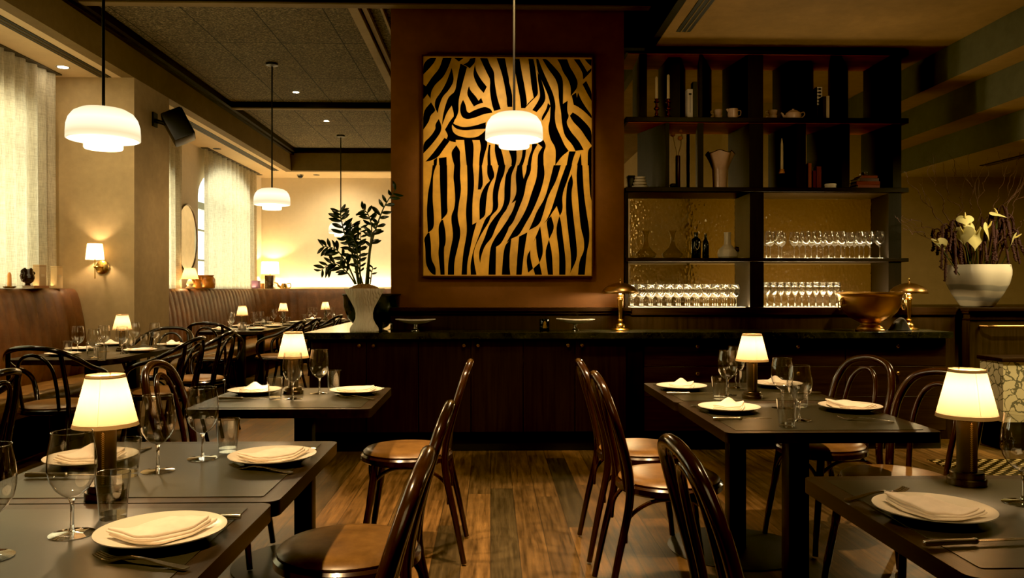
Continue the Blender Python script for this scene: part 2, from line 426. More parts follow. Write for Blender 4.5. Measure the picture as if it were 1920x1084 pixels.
def lamp(kind, name, loc, power, col=(1, .72, .38), size=.05, rot=None, spot=None, blend=.5, size_y=None, target=None):
    d = bpy.data.lights.new(name, kind); d.energy = power; d.color = col
    if kind == 'AREA':
        d.size = size
        if size_y: d.shape = 'RECTANGLE'; d.size_y = size_y
    else: d.shadow_soft_size = size
    if kind == 'SPOT': d.spot_size = math.radians(spot); d.spot_blend = blend
    o = bpy.data.objects.new(name, d); COL.objects.link(o); o.location = loc
    if target is not None:
        o.rotation_euler = (Vector(target) - Vector(loc)).to_track_quat('-Z', 'Y').to_euler()
    elif rot: o.rotation_euler = rot
    return o
# ================================================================== room shell
ZC, ZS, ZB = 3.61, 3.24, 3.54          # ceiling boards, side soffit, trim underside
XF, XW = -3.37, -4.12                  # fascia face, window wall
YP0, YP1 = 7.66, 8.48                  # pier
YBK = 14.5
ZR, YRB = 3.25, 8.57                   # right ceiling, right back wall
YA = 6.62                              # art wall
XA0, XA1 = WX(733, YA), WX(1170, YA)
YL = 6.5                               # ledge front

def px_on_x(px, X):
    """Y where the column of pixels px meets the plane X"""
    cx = (px - 960) / F
    return X * (CS - cx * SN) / (SN + cx * CS)

struct('floor', MB().box(-5, 7.6, -4, 15, -.12, 0), 'oak_floor')
struct('floor_mosaic', MB().box(3.16, 6.2, 2.5, 5.72, 0, .004), 'mosaic')
struct('ceiling', MB().box(XF, 1.30, -4, YBK, ZC, ZC + .1), 'ceiling_board')
struct('ceiling_side', MB().box(XW, XF - .12, -4, YBK, ZS, ZS + .06).box(XF - .12, 3.2, 13.74, YBK, ZS, ZS + .06), 'plaster_soffit')
struct('trim_1', MB().box(XF - .12, XF, -4, 13.62, ZS, ZC).box(XF - .12, 3.2, 13.62, 13.74, ZS, ZC), 'fascia_brown')
struct('trim_2', MB().box(XF, XF + .09, -4, 13.62, ZB, ZC).box(XF, XF + .045, -4, 13.62, ZB - .03, ZB).box(XF, 3.2, 13.53, 13.62, ZB, ZC), 'black_wood_x')
for i, y in enumerate((2.75, 6.44, 10.2)):
    b = MB().box(XF + .09, 1.30, y, y + .13, ZB, ZC)
    b.box(XF + .09, 1.30, y + .02, y + .11, ZB - .012, ZB, 1)
    struct('trim_%d' % (3 + i), b, ['black_wood_x', 'fascia_brown'])
struct('trim_6', MB().box(-1.17, -1.09, 6.57, 10.2, ZB, ZC).box(-1.07, -1.03, 6.57, 10.2, ZB + .03, ZC).box(-.92, -.90, 6.57, 10.2, ZB + .03, ZC), 'plaster_olive')
struct('trim_7', MB().box(1.30, 1.36, -4, YRB, ZR - .002, ZC).box(XA1, 1.36, 6.60, 6.70, ZR + .02, ZC), 'black_wood')
struct('wall_pier', MB().box(XW, XF, YP0, YP1, 0, ZS), ['plaster_tan'])
# slot diffusers in the soffits (dark slots with bright fins)
def slot(name, x, y0, y1, z, w=.11):
    b = MB().box(x - w / 2, x + w / 2, y0, y1, z - .006, z - .0005)
    for k in (-.02, .02): b.box(x + k - .004, x + k + .004, y0, y1, z - .010, z - .006, 1)
    struct(name, b, ['black_paint', 'fascia_brown'])
slot('trim_8', XF - .26, -2, YP0 - .02, ZS); slot('trim_9', XF - .26, YP1 + .02, 13.6, ZS)
slot('trim_10', 1.50, -2, 6.2, ZR)
# window wall with its openings
wins = [(3.9, 7.25, 2.85, 0), (8.75, 10.35, 2.70, .0), (11.38, 13.7, 2.55, .48)]
b = MB(); y = -4.
for (y0, y1, zt, arch) in wins:
    b.box(XW - .22, XW, y, y0, 0, ZS + .06); b.box(XW - .22, XW, y0, y1, 0, 1.22); y = y1
    if not arch: b.box(XW - .22, XW, y0, y1, zt, ZS + .06)
    else:
        n = 16; yc, hw = (y0 + y1) / 2, (y1 - y0) / 2; vs, fs = [], []
        for k in range(n + 1):
            a = PI * k / n; yy, zz = yc - hw * math.cos(a), zt + arch * math.sin(a)
            for x in (XW - .22, XW): vs += [(x, yy, zz), (x, yy, ZS + .06)]
        for k in range(n):
            p, q = k * 4, k * 4 + 4
            fs += [(p, q, q + 1, p + 1), (p + 2, p + 3, q + 3, q + 2), (p, p + 2, q + 2, q)]
        b.add(vs, fs)
b.box(XW - .22, XW, y, YBK, 0, ZS + .06)
struct('wall_left', b, 'plaster_light')
for i, (y0, y1, zt, arch) in enumerate(wins):
    b = MB(); z1 = zt + arch; x0, x1 = XW - .16, XW - .11
    b.box(x0, x1, y0, y0 + .06, 1.22, zt).box(x0, x1, y1 - .06, y1, 1.22, zt).box(x0, x1, y0, y1, 1.22, 1.28)
    if not arch: b.box(x0, x1, y0, y1, zt - .06, zt)
    k = 3
    for j in range(1, k): yy = y0 + (y1 - y0) * j / k; b.box(x0 + .01, x1 - .01, yy - .016, yy + .016, 1.22, z1 - (.03 if arch else 0))
    for z in (1.66, 2.10): b.box(x0 + .01, x1 - .01, y0, y1, z - .014, z + .014)
    b.box(x0 - .01, x1 + .02, y0, y1, 2.40, 2.50)
    w = struct('window_%d' % (i + 1), b, 'window_paint')
    g = obj('window_pane', MB().box(XW - .138, XW - .134, y0 + .01, y1 - .01, 1.23, zt), 'window_glass', w); g['kind'] = 'structure'
# back walls, right side
XRB = WX(1293, YRB)
struct('wall_back', MB().box(XW - .22, XRB + .3, YBK, YBK + .15, 0, ZC), 'plaster_light')
struct('wall_partition', MB().box(XRB, XRB + .12, YRB, YBK, 0, ZC), 'plaster_behind')
struct('wall_right_back', MB().box(XRB, 7.2, YRB - .01, YRB + .14, 0, ZR), 'plaster_behind')
struct('wall_art', MB().box(XA0, XA1, YA, YA + .30, 0, ZC), 'plaster_rust')
struct('ceiling_right', MB().box(1.36, 3.78, -4, YRB, ZR, ZR + .08).box(1.30, XRB + .3, YRB, YBK, ZR, ZR + .08).box(1.295, 1.30, YRB, YBK, ZR, ZC), 'plaster_brown')
b = MB()
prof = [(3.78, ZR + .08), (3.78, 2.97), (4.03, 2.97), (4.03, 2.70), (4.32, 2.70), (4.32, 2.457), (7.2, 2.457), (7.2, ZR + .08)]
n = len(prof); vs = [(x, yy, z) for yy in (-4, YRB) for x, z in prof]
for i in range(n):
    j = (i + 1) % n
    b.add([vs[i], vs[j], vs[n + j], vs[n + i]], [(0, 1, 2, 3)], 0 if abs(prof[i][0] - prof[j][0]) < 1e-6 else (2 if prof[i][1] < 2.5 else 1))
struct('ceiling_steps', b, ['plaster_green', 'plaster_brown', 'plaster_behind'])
slot('trim_11', 4.86, 2, 7.75, 2.457, .10)
struct('wall_right', MB().box(7.05, 7.2, -4, YRB, 0, 2.457), 'plaster_brown')
struct('wall_front', MB().box(XW - .22, 7.2, -4.15, -4, 0, ZC), 'plaster_brown')
struct('wall_far_right', MB().box(XRB + .12, XRB + .3, YRB + .14, YBK, 0, ZC), 'plaster_brown')

# ------------------------------------------------------------------ lights built into the room
def downlight(x, y, z, label, group, on=True, r=.045):
    t = thing('downlight', label, 'ceiling light', (x, y, z), 0, group)
    obj('rim', MB().shell([(r, -.001), (r + .012, -.003), (r + .014, -.0005)], 20), 'window_paint' if on else 'black_paint', t)
    obj('bulb', MB().lathe([(r, -.0015), (r * .6, -.004), (.0005, -.005)], 20), 'downlight_glow' if on else 'black_paint', t)
Y0 = px_on_x(118, -3.9)
downlight(G(118, 126, ZS).x, G(118, 126, ZS).y, ZS, 'small recessed downlight in the soffit above the sheer curtain', None)
p = G(407, 279, ZS); downlight(p.x, p.y, ZS, 'unlit dark downlight in the soffit beside the loudspeaker', None, False)
for (px, py, lb) in ((555, 173, 'lit downlight in the dark boards, the one nearest the first hanging rod'), (612, 227, 'lit downlight just beyond the dark cross beam'), (661, 279, 'lit downlight farthest back in the boarded ceiling')):
    p = G(px, py, ZC); downlight(p.x, p.y, ZC, lb, 'downlights in the boarded ceiling', True, .035)
for (px, py, lb) in ((497, 331, 'small dark downlight in the far soffit by the curtain'), (601, 331, 'small dark downlight in the far soffit beside the camera dome')):
    p = G(px, py + 2, ZS); downlight(p.x, 14.1, ZS, lb, None, False)
p = W(563, 331, 14.1)
t = thing('security_camera', 'small dome security camera on the far soffit', 'camera', (p.x, 14.1, ZS))
obj('ceiling_mount', MB().lathe([(.055, -.022), (.06, -.0005)], 20), 'silver', t); obj('dome', MB().lathe([(.0005, -.062), (.025, -.056), (.042, -.040), (.047, -.0225)], 20), 'black_paint', t)

# ------------------------------------------------------------------ pendants
def pendant_tree():
    t = thing('pendant_lamp', 'x', 'pendant lamp')
    sh = MB().shell([(.012, .172), (.07, .171), (.115, .163), (.150, .143), (.172, .112), (.183, .075), (.186, .03), (.186, .0)], 48)
    obj('shade', sh, 'pendant_glow', t, angle=70)
    obj('diffuser', MB().shell([(.098, .0), (.098, -.046), (.094, -.052), (.0005, -.052)], 40), 'pendant_disc', t)
    obj('bottom_glass', MB().shell([(.178, -.0035), (.099, -.0035)], 40), 'pendant_disc', t)
    return t
pend0 = pendant_tree()
_cp = [copy_tree(pend0, (0, 0, 0)) for _ in range(3)]
for src, (px, py, Y, lb) in zip([pend0] + _cp, ((194, 262, 4.43, 'opal glass drum pendant in front of the tan pier, largest hanging lamp'), (964, 262, 5.15, 'opal glass drum pendant hanging before the zebra painting'),
                           (510, 384, 8.46, 'opal glass drum pendant hanging before the far curtain'), (639, 437, 12.4, 'opal glass drum pendant glowing behind the potted plant'))):
    q = W(px, py, Y); src.location = q; src['label'] = lb; src['group'] = 'opal pendant lamps'
    zt = ZC - q.z; lamp('POINT', 'pendant_bulb', (q.x, q.y, q.z - .075), 9, (1, .70, .37), .06)
    obj('rod', MB().tube([(0, 0, .168), (0, 0, zt - .02)], .0085, 10), 'black_paint', src)
    obj('ceiling_cup', MB().lathe([(.012, zt - .035), (.062, zt - .024), (.064, zt - .0005)], 24), 'black_metal', src)

# ------------------------------------------------------------------ curtains, sconce, speaker, mirror
def curtain(y0, y1, x, label, zt=ZS - .01, zb=1.246, pl=.16, amp=.035, seed=0):
    rnd = random.Random(seed); ph = [rnd.uniform(-.6, .6) for _ in range(200)]; am = [rnd.uniform(.55, 1.25) for _ in range(200)]
    def fn(u, v):
        s = u * (y1 - y0) / pl; i = int(s); a = am[i] * (1 - (s - i)) + am[i + 1] * (s - i)
        w = math.sin(2 * PI * s + ph[i] * (1 - (s - i)) + ph[i + 1] * (s - i)) * amp * a * (.75 + .35 * (1 - v))
        return (x + w, y0 + u * (y1 - y0) + .012 * math.sin(9 * u + 3 * v) * (1 - v), zb + v * (zt - zb))
    t = thing('curtain', label, 'curtain', (0, 0, 0))
    obj('fabric', MB().grid(fn, int((y1 - y0) / pl * 14), 14), 'linen', t, angle=180)
    obj('curtain_rail', MB().box(x - .05, x + .05, y0 - .02, y1 + .02, zt - .002, zt + .008), 'curtain_rail', t)
curtain(4.1, px_on_x(104, -4.04), -4.04, 'sheer cream linen curtain beside the tan pier', seed=1)
curtain(8.66, px_on_x(341, -4.04), -4.04, 'narrow sheer curtain edge just past the pier', seed=2)
curtain(px_on_x(384, -4.04), px_on_x(481, -4.04), -4.04, 'wide sheer linen curtain beside the oval mirror', seed=3, pl=.2)

YS = YP0
q = W(178, 500, YS - .10); c = W(193, 501, YS)
t = thing('sconce', 'brass wall sconce with small white shade on the tan pier', 'wall lamp', (0, 0, 0))
obj('backplate', MB().lathe([(.058, 0), (.064, .004), (.064, .010), (.052, .016), (.012, .020), (.010, .026)], 32).xf(Matrix.Translation((c.x, YS - .0005, c.z)) @ Matrix.Rotation(PI / 2, 4, 'X')), 'brass', t)
obj('arm', MB().tube([(c.x, YS - .02, c.z), (c.x, YS - .10, c.z), (q.x, YS - .10, c.z)], .006, 10).tube([(q.x, YS - .10, c.z - .11), (q.x, YS - .10, c.z + .10)], .0055, 10).ball((q.x, YS - .1, c.z), .013), 'brass', t)
sz = W(178, 487, YS - .10).z; st = W(178, 457, YS - .10).z
obj('shade', MB().shell([(.080, sz), (.064, st)], 32, c=(q.x, YS - .10, 0)), 'sconce_shade', t)
lamp('POINT', 'sconce_bulb', (q.x, YS - .10, (sz + st) / 2), 3.2, (1, .73, .45), .02)

pc = W(330, 240, 8.15)
t = thing('loudspeaker', 'black loudspeaker tilted on a bracket on the olive pier', 'speaker', (XF + .24, 8.1, pc.z))
R_ = Matrix.Rotation(math.radians(-28), 4, 'Y') @ Matrix.Rotation(math.radians(20), 4, 'Z')
obj('cabinet', MB().box(-.12, .12, -.13, .13, -.18, .18, 0, .02).xf(R_ @ Matrix.Scale(.86, 4)), 'black_metal', t)
obj('grille', MB().box(.1205, .128, -.115, .115, -.165, .165, 0, .003).xf(R_ @ Matrix.Scale(.86, 4)), 'black_paint', t)
obj('badge', MB().box(.1282, .130, .07, .09, -.15, -.14).xf(R_ @ Matrix.Scale(.86, 4)), 'silver_plate', t)
obj('mount_bracket', MB().box(-.239, -.222, -.05, .05, .0, .14).tube([(-.225, 0, .06), (-.15, 0, .04), (-.09, 0, .01)], .02, 10), 'black_paint', t)

YM = px_on_x(352, XW + .02)
zc, hz, hy = H + (HY - 447) / F * YM * 1.0, .455, .36
zc = W(352, 447, YM).z
def ell(a, s=1.): return (YM + hy * s * math.cos(a), zc + hz * s * math.sin(a))
t = thing('wall_mirror', 'oval mirror with thin dark frame between the far curtains', 'mirror', (0, 0, 0))
pts = [(XW + .014, *ell(2 * PI * k / 48)) for k in range(48)]
obj('frame', MB().tube(pts, .012, 8, True), 'gunmetal', t)
obj('glass', MB().add([(XW + .014, *ell(2 * PI * k / 48, .985)) for k in range(48)], [tuple(range(48))]), 'mirror_glass', t, smooth=False)

# ------------------------------------------------------------------ banquettes
def banquette(name, label, path, seat_d, end_caps=True, zt=1.245):
    """path: plan polyline of the back's front face at seat height; left-hand side is the wall side"""
    P = [Vector((x, y, 0)) for x, y in path]
    L = [0.]
    for a, b2 in zip(P, P[1:]): L.append(L[-1] + (b2 - a).length)
    def at(s):
        s = max(0, min(L[-1] - 1e-6, s)); i = max(k for k in range(len(P) - 1) if L[k] <= s)
        f = (s - L[i]) / (L[i + 1] - L[i]); return P[i].lerp(P[i + 1], f)
    def fr(s):
        e = .12; d = (at(min(L[-1], s + e)) - at(max(0, s - e))).normalized(); return at(s), Vector((d.y, -d.x, 0))
    n = int(round(L[-1] / .15)); per = 6; N = n * per
    prof = [(.02, .40), (.05, .55), (.04, .75), (.015, .95), (-.02, 1.12), (-.045, 1.20), (-.075, zt - .006), (-.11, zt), (-.20, zt - .004), (-.21, 1.1)]
    m = len(prof) - 1
    def fn(u, v):
        s = u * L[-1]; p, nn = fr(s); k = int(round(v * m)); d, z = prof[k]
        ph = (u * N % per) / per; bul = .016 * (abs(math.sin(PI * ph)) ** .5) * (1 if k < 7 else .4 if k < 9 else 0)
        q = p + nn * (d + bul - .02); return (q.x, q.y, z)
    t = thing(name, label, 'banquette', (0, 0, 0))
    obj('backrest', MB().grid(fn, N, m), 'leather', t, angle=50)
    sp = [(-.03, .30), (-.03, .44), (.05, .455), (seat_d * .5, .465), (seat_d - .07, .46), (seat_d - .02, .445), (seat_d, .41), (seat_d, .34), (seat_d - .02, .31)]
    NS = max(2, int(L[-1] / .12)); ms = len(sp) - 1
    def fs(u, v):
        s = u * L[-1]; p, nn = fr(s); k = int(round(v * ms)); d, z = sp[k]
        seam = abs(((s / .95) % 1) - .5); z2 = z - (.012 if seam > .47 and 1 < k < 6 else 0)
        q = p + nn * d; return (q.x, q.y, z2)
    obj('seat', MB().grid(fs, NS * 2, ms), 'leather_seat', t, angle=60)
    def fb(u, v):
        p, nn = fr(u * L[-1]); q = p + nn * (seat_d - .06); return (q.x, q.y, .31 * v)
    obj('plinth', MB().grid(fb, NS, 1), 'black_wood', t)
XB = -3.83
banquette('banquette', 'brown channelled leather banquette ending at the tan pier below the sconce', [(XB, 3.2), (XB, YP0 - .005)], .48)
arc = [(XB, 8.50), (XB, 13.0)] + [(XB + .9 - .9 * math.cos(a), 13.0 + .9 * math.sin(a)) for a in (math.radians(x) for x in range(10, 91, 10))] + [(1.5, 13.9)]
banquette('banquette', 'long brown channelled leather banquette curving round the far corner', arc, .48)
# plaster shelf the banquettes back on to
struct('trim_12', MB().box(XW, XB - .16, 3.2, YP0, 0, 1.238).box(XW, XB - .16, YP1, YBK, 0, 1.238).box(XB - .16, 1.5, 14.08, YBK, 0, 1.238), 'plaster_light')
# ================================================================== chairs
def side_chair():
    t = thing('dining_chair', 'x', 'chair')
    def arch(pts, r, n=12): return MB().tube(smooth_path(pts, 7), r, n)
    # outer hoop running down into the rear legs
    hp = [(-.200, -.275, .0), (-.188, -.235, .20), (-.178, -.192, .40), (-.180, -.192, .52), (-.192, -.225, .66), (-.182, -.258, .77), (-.128, -.287, .855), (0, -.300, .885)]
    hp = hp + [(-x, y, z) for x, y, z in hp[-2::-1]]
    pts = smooth_path(hp, 7); rad = [.0125 + .0050 * min(1, max(0, p.z / .5)) for p in pts]
    obj('back_frame', MB().tube(pts, rad, 14), 'chair_wood', t)
    ip = [(-.085, -.188, .445), (-.092, -.205, .56), (-.098, -.232, .68), (-.080, -.256, .775), (-.045, -.270, .82), (0, -.276, .834)]
    ip = ip + [(-x, y, z) for x, y, z in ip[-2::-1]]
    obj('inner_hoop', arch(ip, .0115), 'chair_wood', t)
    def eg(r, z, n=48):
        out = []
        for k in range(n):
            a = 2 * PI * k / n; out.append((r * math.cos(a) * (1 - .05 * math.sin(a) * -1), r * math.sin(a) * .98, z))
        return out
    obj('seat_ring', MB().lathe([(.175, .430), (.205, .430), (.214, .438), (.214, .458), (.205, .466), (.175, .466)], 48, closed=True), 'chair_wood', t)
    obj('seat', MB().lathe([(.0005, .438), (.170, .438), (.200, .4665), (.203, .474), (.192, .484), (.150, .492), (.08, .495), (.0005, .496)], 48), 'leather_seat', t, angle=60)
    for s in (-1, 1):
        obj('leg', arch([(s * .150, .128, .435), (s * .160, .148, .28), (s * .178, .178, .10), (s * .186, .190, 0)], [.018] * 8 + [.0155] * 7 + [.0135] * 7), 'chair_wood', t)
    br = lambda a, b2, m: obj('brace', arch([a, (a[0] * .93, a[1] * .93, a[2] + .09), (m[0] * .5 + a[0] * .5, m[1] * .5 + a[1] * .5, m[2] - .012), m, (m[0] * .5 + b2[0] * .5, m[1] * .5 + b2[1] * .5, m[2] - .012), (b2[0] * .93, b2[1] * .93, b2[2] + .09), b2], .0085, 8), 'chair_wood', t)
    br((-.155, .158, .26), (.155, .158, .26), (0, .165, .425))
    for s in (-1, 1): br((s * .158, .146, .26), (s * .176, -.205, .26), (s * .175, -.02, .425))
    return t

def arm_chair():
    t = thing('armchair', 'x', 'chair')
    def arch(pts, r, n=12): return MB().tube(smooth_path(pts, 7), r, n)
    rp = [(.205, .10, .445), (.238, .135, .54), (.262, .125, .635), (.272, .05, .690), (.262, -.08, .730), (.228, -.20, .795), (.140, -.285, .852), (0, -.315, .870)]
    rp = rp + [(-x, y, z) for x, y, z in rp[-2::-1]]
    obj('arm_rail', MB().tube(smooth_path(rp, 7), .0165, 12), 'chair_black', t)
    ip = [(-.115, -.192, .445), (-.120, -.225, .60), (-.110, -.262, .73), (-.065, -.288, .800), (0, -.298, .822)]
    ip = ip + [(-x, y, z) for x, y, z in ip[-2::-1]]
    obj('inner_hoop', arch(ip, .011), 'chair_black', t)
    obj('seat_ring', MB().lathe([(.195, .430), (.228, .430), (.238, .438), (.238, .458), (.228, .466), (.195, .466)], 48, closed=True), 'chair_black', t)
    obj('seat', MB().lathe([(.0005, .438), (.19, .438), (.224, .4665), (.227, .475), (.214, .486), (.17, .495), (.09, .499), (.0005, .500)], 48), 'leather_seat', t, angle=60)
    for s in (-1, 1):
        obj('leg', arch([(s * .165, .145, .435), (s * .175, .165, .28), (s * .190, .195, .10), (s * .196, .208, 0)], [.0185] * 8 + [.016] * 7 + [.0135] * 7), 'chair_black', t)
        obj('leg', arch([(s * .205, -.300, 0), (s * .195, -.255, .20), (s * .182, -.205, .42), (s * .186, -.215, .55), (s * .178, -.250, .72), (s * .168, -.266, .835)], .0145), 'chair_black', t)
    obj('brace', arch([(-.16, .172, .26), (-.15, .165, .35), (-.08, .17, .415), (0, .175, .428), (.08, .17, .415), (.15, .165, .35), (.16, .172, .26)], .0085, 8), 'chair_black', t)
    return t
SC, AC = Proto(side_chair()), Proto(arm_chair())
def face(dx, dy): return math.atan2(-dx, dy)        # local +Y turned to (dx,dy)
SG, AG = 'bentwood side chairs', 'bentwood armchairs'
for (x, y, d, z, lb) in (
    (-.43, 1.66, (-1, 0), 0, 'bentwood side chair at the front left table, its seat cut by the frame'),
    (-.42, 2.37, (-1, 0), 0, 'bentwood side chair at the second left table, the middle of the aisle three'),
    (-.395, 3.79, (-1, .0), 0, 'bentwood side chair at the third left table, closest to the counter doors'),
    (.72, 3.80, (1, 0), 0, 'bentwood side chair right of the aisle, the one closest to the counter'),
    (.72, 3.22, (1, 0), 0, 'bentwood side chair right of the aisle, middle of the three in line'),
    (.71, 1.80, (1, .03), 0, 'bentwood side chair at the front right table, large back in front'),
    (1.62, 3.88, (-.95, -.30), 0, 'bentwood side chair beyond the joined tables, before the counter drawers'),
    (1.625, 3.18, (-.92, -.40), 0, 'bentwood side chair behind the front right table lamp'),
    (-1.245, 3.72, (1, 0), .003, 'bentwood side chair on the window side of the third left table')):
    SC.put((x, y, z + .0085), face(*d), lb, SG)
for (x, y, d, lb) in (
    (-2.47, 3.62, (-1, 0), 'black bentwood armchair cut by the left edge, before the first banquette'),
    (-2.87, 5.40, (.05, 1), 'black bentwood armchair at the near end of the long window table'),
    (-2.49, 6.08, (-1, .02), 'black bentwood armchair at the aisle side of the long window table, nearer one'),
    (-2.52, 6.92, (-1, .02), 'black bentwood armchair at the aisle side of the long window table, farther one'),
    (-3.04, 7.40, (-.02, -1), 'black bentwood armchair facing us at the far end of the long window table'),
    (-3.08, 9.02, (0, 1), 'black bentwood armchair at the near end of the long far table'),
    (-2.45, 9.22, (-1, .05), 'black bentwood armchair beside the long far table, nearer one'),
    (-2.45, 10.05, (-1, .05), 'black bentwood armchair beside the long far table, farther one'),
    (-2.40, 11.25, (-1, .08), 'black bentwood armchair at the small far table by the counter end')):
    AC.put((x, y, 0), face(*d), lb, AG)

# ================================================================== tables
def table(w, d, label, loc, cols=((0, 0),), r=.028, disc=.32, group=None, inset=.045, cw=.040):
    t = thing('dining_table', label, 'table', loc, 0, group)
    bm = MB().prism(rrect(w, d, r, 5), .712, .7485)
    top = obj('tabletop', bm, 'table_wood', t, angle=30)
    obj('inlay', MB().prism(rrect(w - 2 * inset, d - 2 * inset, .006, 2), .7486, .750), 'inlay', top)
    for cx, cy in cols:
        obj('column', MB().box(cx - cw, cx + cw, cy - cw, cy + cw, .0103, .700, 0, .004), 'black_metal', t)
        obj('base_disc', MB().lathe([(disc - .003, 0), (disc, .0015), (disc, .0045), (disc - .004, .006), (.06, .0095), (.0005, .010)], 48, c=(cx, cy, 0)), 'black_metal', t)
        b = MB().box(cx - .05, cx + .05, cy - .05, cy + .05, .688, .7115)
        for k in range(4):
            a = PI / 2 * k; ux, uy = math.cos(a), math.sin(a)
            L_ = (w if k % 2 == 0 else d / len(cols)) * .36
            b.add([(cx + ux * s + uy * q, cy + uy * s - ux * q, z) for s, zl in ((.03, .672), (L_, .700)) for q in (-.022, .022) for z in (zl, .7115)],
                  [(0, 1, 3, 2), (4, 6, 7, 5), (0, 4, 5, 1), (2, 3, 7, 6), (1, 5, 7, 3), (0, 2, 6, 4)])
        obj('bracket', b, 'black_metal', t)
    return t
TX = -.877
TG = 'square dark wood tables'
table(.76, .738, 'front left dark wood table set with plate, fork and goblet', (-.879, 1.484, 0), group=TG)
table(.76, .738, 'second left dark wood table, butted against the front left one', (-.872, 2.230, 0), group=TG)
table(.76, .715, 'third left dark wood table, alone before the counter end', (-.872, 3.645, 0), ((.032, 0),), group=TG)
table(.75, .728, 'near one of two joined dark tables right of the aisle', (1.180, 3.070, 0), group=TG)
table(.75, .728, 'far one of two joined dark tables, before the counter drawers', (1.172, 3.802, 0), group=TG)
table(.78, .738, 'front right dark wood table with lamp, knife and plate', (1.205, 1.706, 0), group=TG)
LZ = 'long tables by the banquettes'
table(.76, 1.42, 'long dark table with rounded ends by the first banquette', (-3.02, 6.33, 0), ((.10, -.38), (.06, .38)), .12, .19, LZ)
table(.74, 1.45, 'long dark table by the far banquette behind the pier', (-3.02, 10.0, 0), ((.06, -.4), (.06, .4)), .08, .19, LZ)
table(.74, .75, 'small dark table beyond the long far table', (-3.00, 11.45, 0), ((.06, 0),), .05, .25, LZ)
table(.74, .75, 'small dark table before the back wall banquette', (-2.60, 12.55, 0), ((0, 0),), .05, .25, LZ)

# ================================================================== tableware
def goblet(n, name, label, cat, h=.205, rb=.0455, rr=.0375, rf=.043, hb=.073):
    t = thing(name, label, cat)
    pr = [(.005, hb), (rb * .40, hb + .006), (rb * .68, hb + .018), (rb * .90, hb + .036), (rb, hb + .058), (rb * .985, hb + .078), (rb * .93, hb + .10), (rr * 1.03, h - .012), (rr, h)]
    kb = (h - hb) / .132
    pr = [(r, hb + (z - hb) * (kb if z < h - .013 else 1)) for r, z in pr]
    obj('bowl', MB().shell(pr, n), 'clear_glass', t, angle=180)
    obj('rim', MB().tube([(rr * math.cos(2 * PI * k / n), rr * math.sin(2 * PI * k / n), h) for k in range(n)], .0007, 5, True), 'clear_glass', t)
    obj('stem', MB().lathe([(.0065, .0062), (.0042, .014), (.0036, .03), (.0036, hb - .018), (.0052, hb - .006), (.0075, hb - .0005)], max(10, n // 3)), 'crystal', t)
    obj('foot', MB().lathe([(rf, 0), (rf, .0014), (rf * .6, .0034), (.010, .0058), (.0005, .006)], n), 'clear_glass', t)
    return t
def tumbler(n, name='tumbler'):
    t = thing(name, 'x', 'glass')
    obj('side', MB().shell([(.0275, .012), (.0315, .055), (.0355, .098)], n).shell([(.0345, .098), (.0305, .055), (.0268, .012)], n).tube([(.035 * math.cos(2 * PI * k / n), .035 * math.sin(2 * PI * k / n), .098) for k in range(n)], .0007, 5, True), 'clear_glass', t, angle=180)
    obj('base', MB().lathe([(.0262, 0), (.0272, .002), (.0276, .0118), (.0005, .0118)], n), 'clear_glass', t)
    return t
t_ = NT('crystal'); t_.bsdf((1, 1, 1), .01, 0, **{'Transmission_Weight': 1.0, 'IOR': 1.46}); M['crystal'] = t_.m

def single(name, mb, mat, label='x', cat='x', **kw):
    o = obj(name, mb, mat, **kw); return tag(o, label, cat)
PL = Proto(single('plate', MB().lathe([(.0005, .0042), (.066, .0045), (.080, .008), (.108, .0165), (.1195, .0205), (.1215, .0215), (.1215, .0195), (.108, .0135), (.082, .0045), (.070, .0), (.064, .0), (.062, .0015), (.0005, .002)], 64), 'white_china', 'x', 'plate', angle=60))

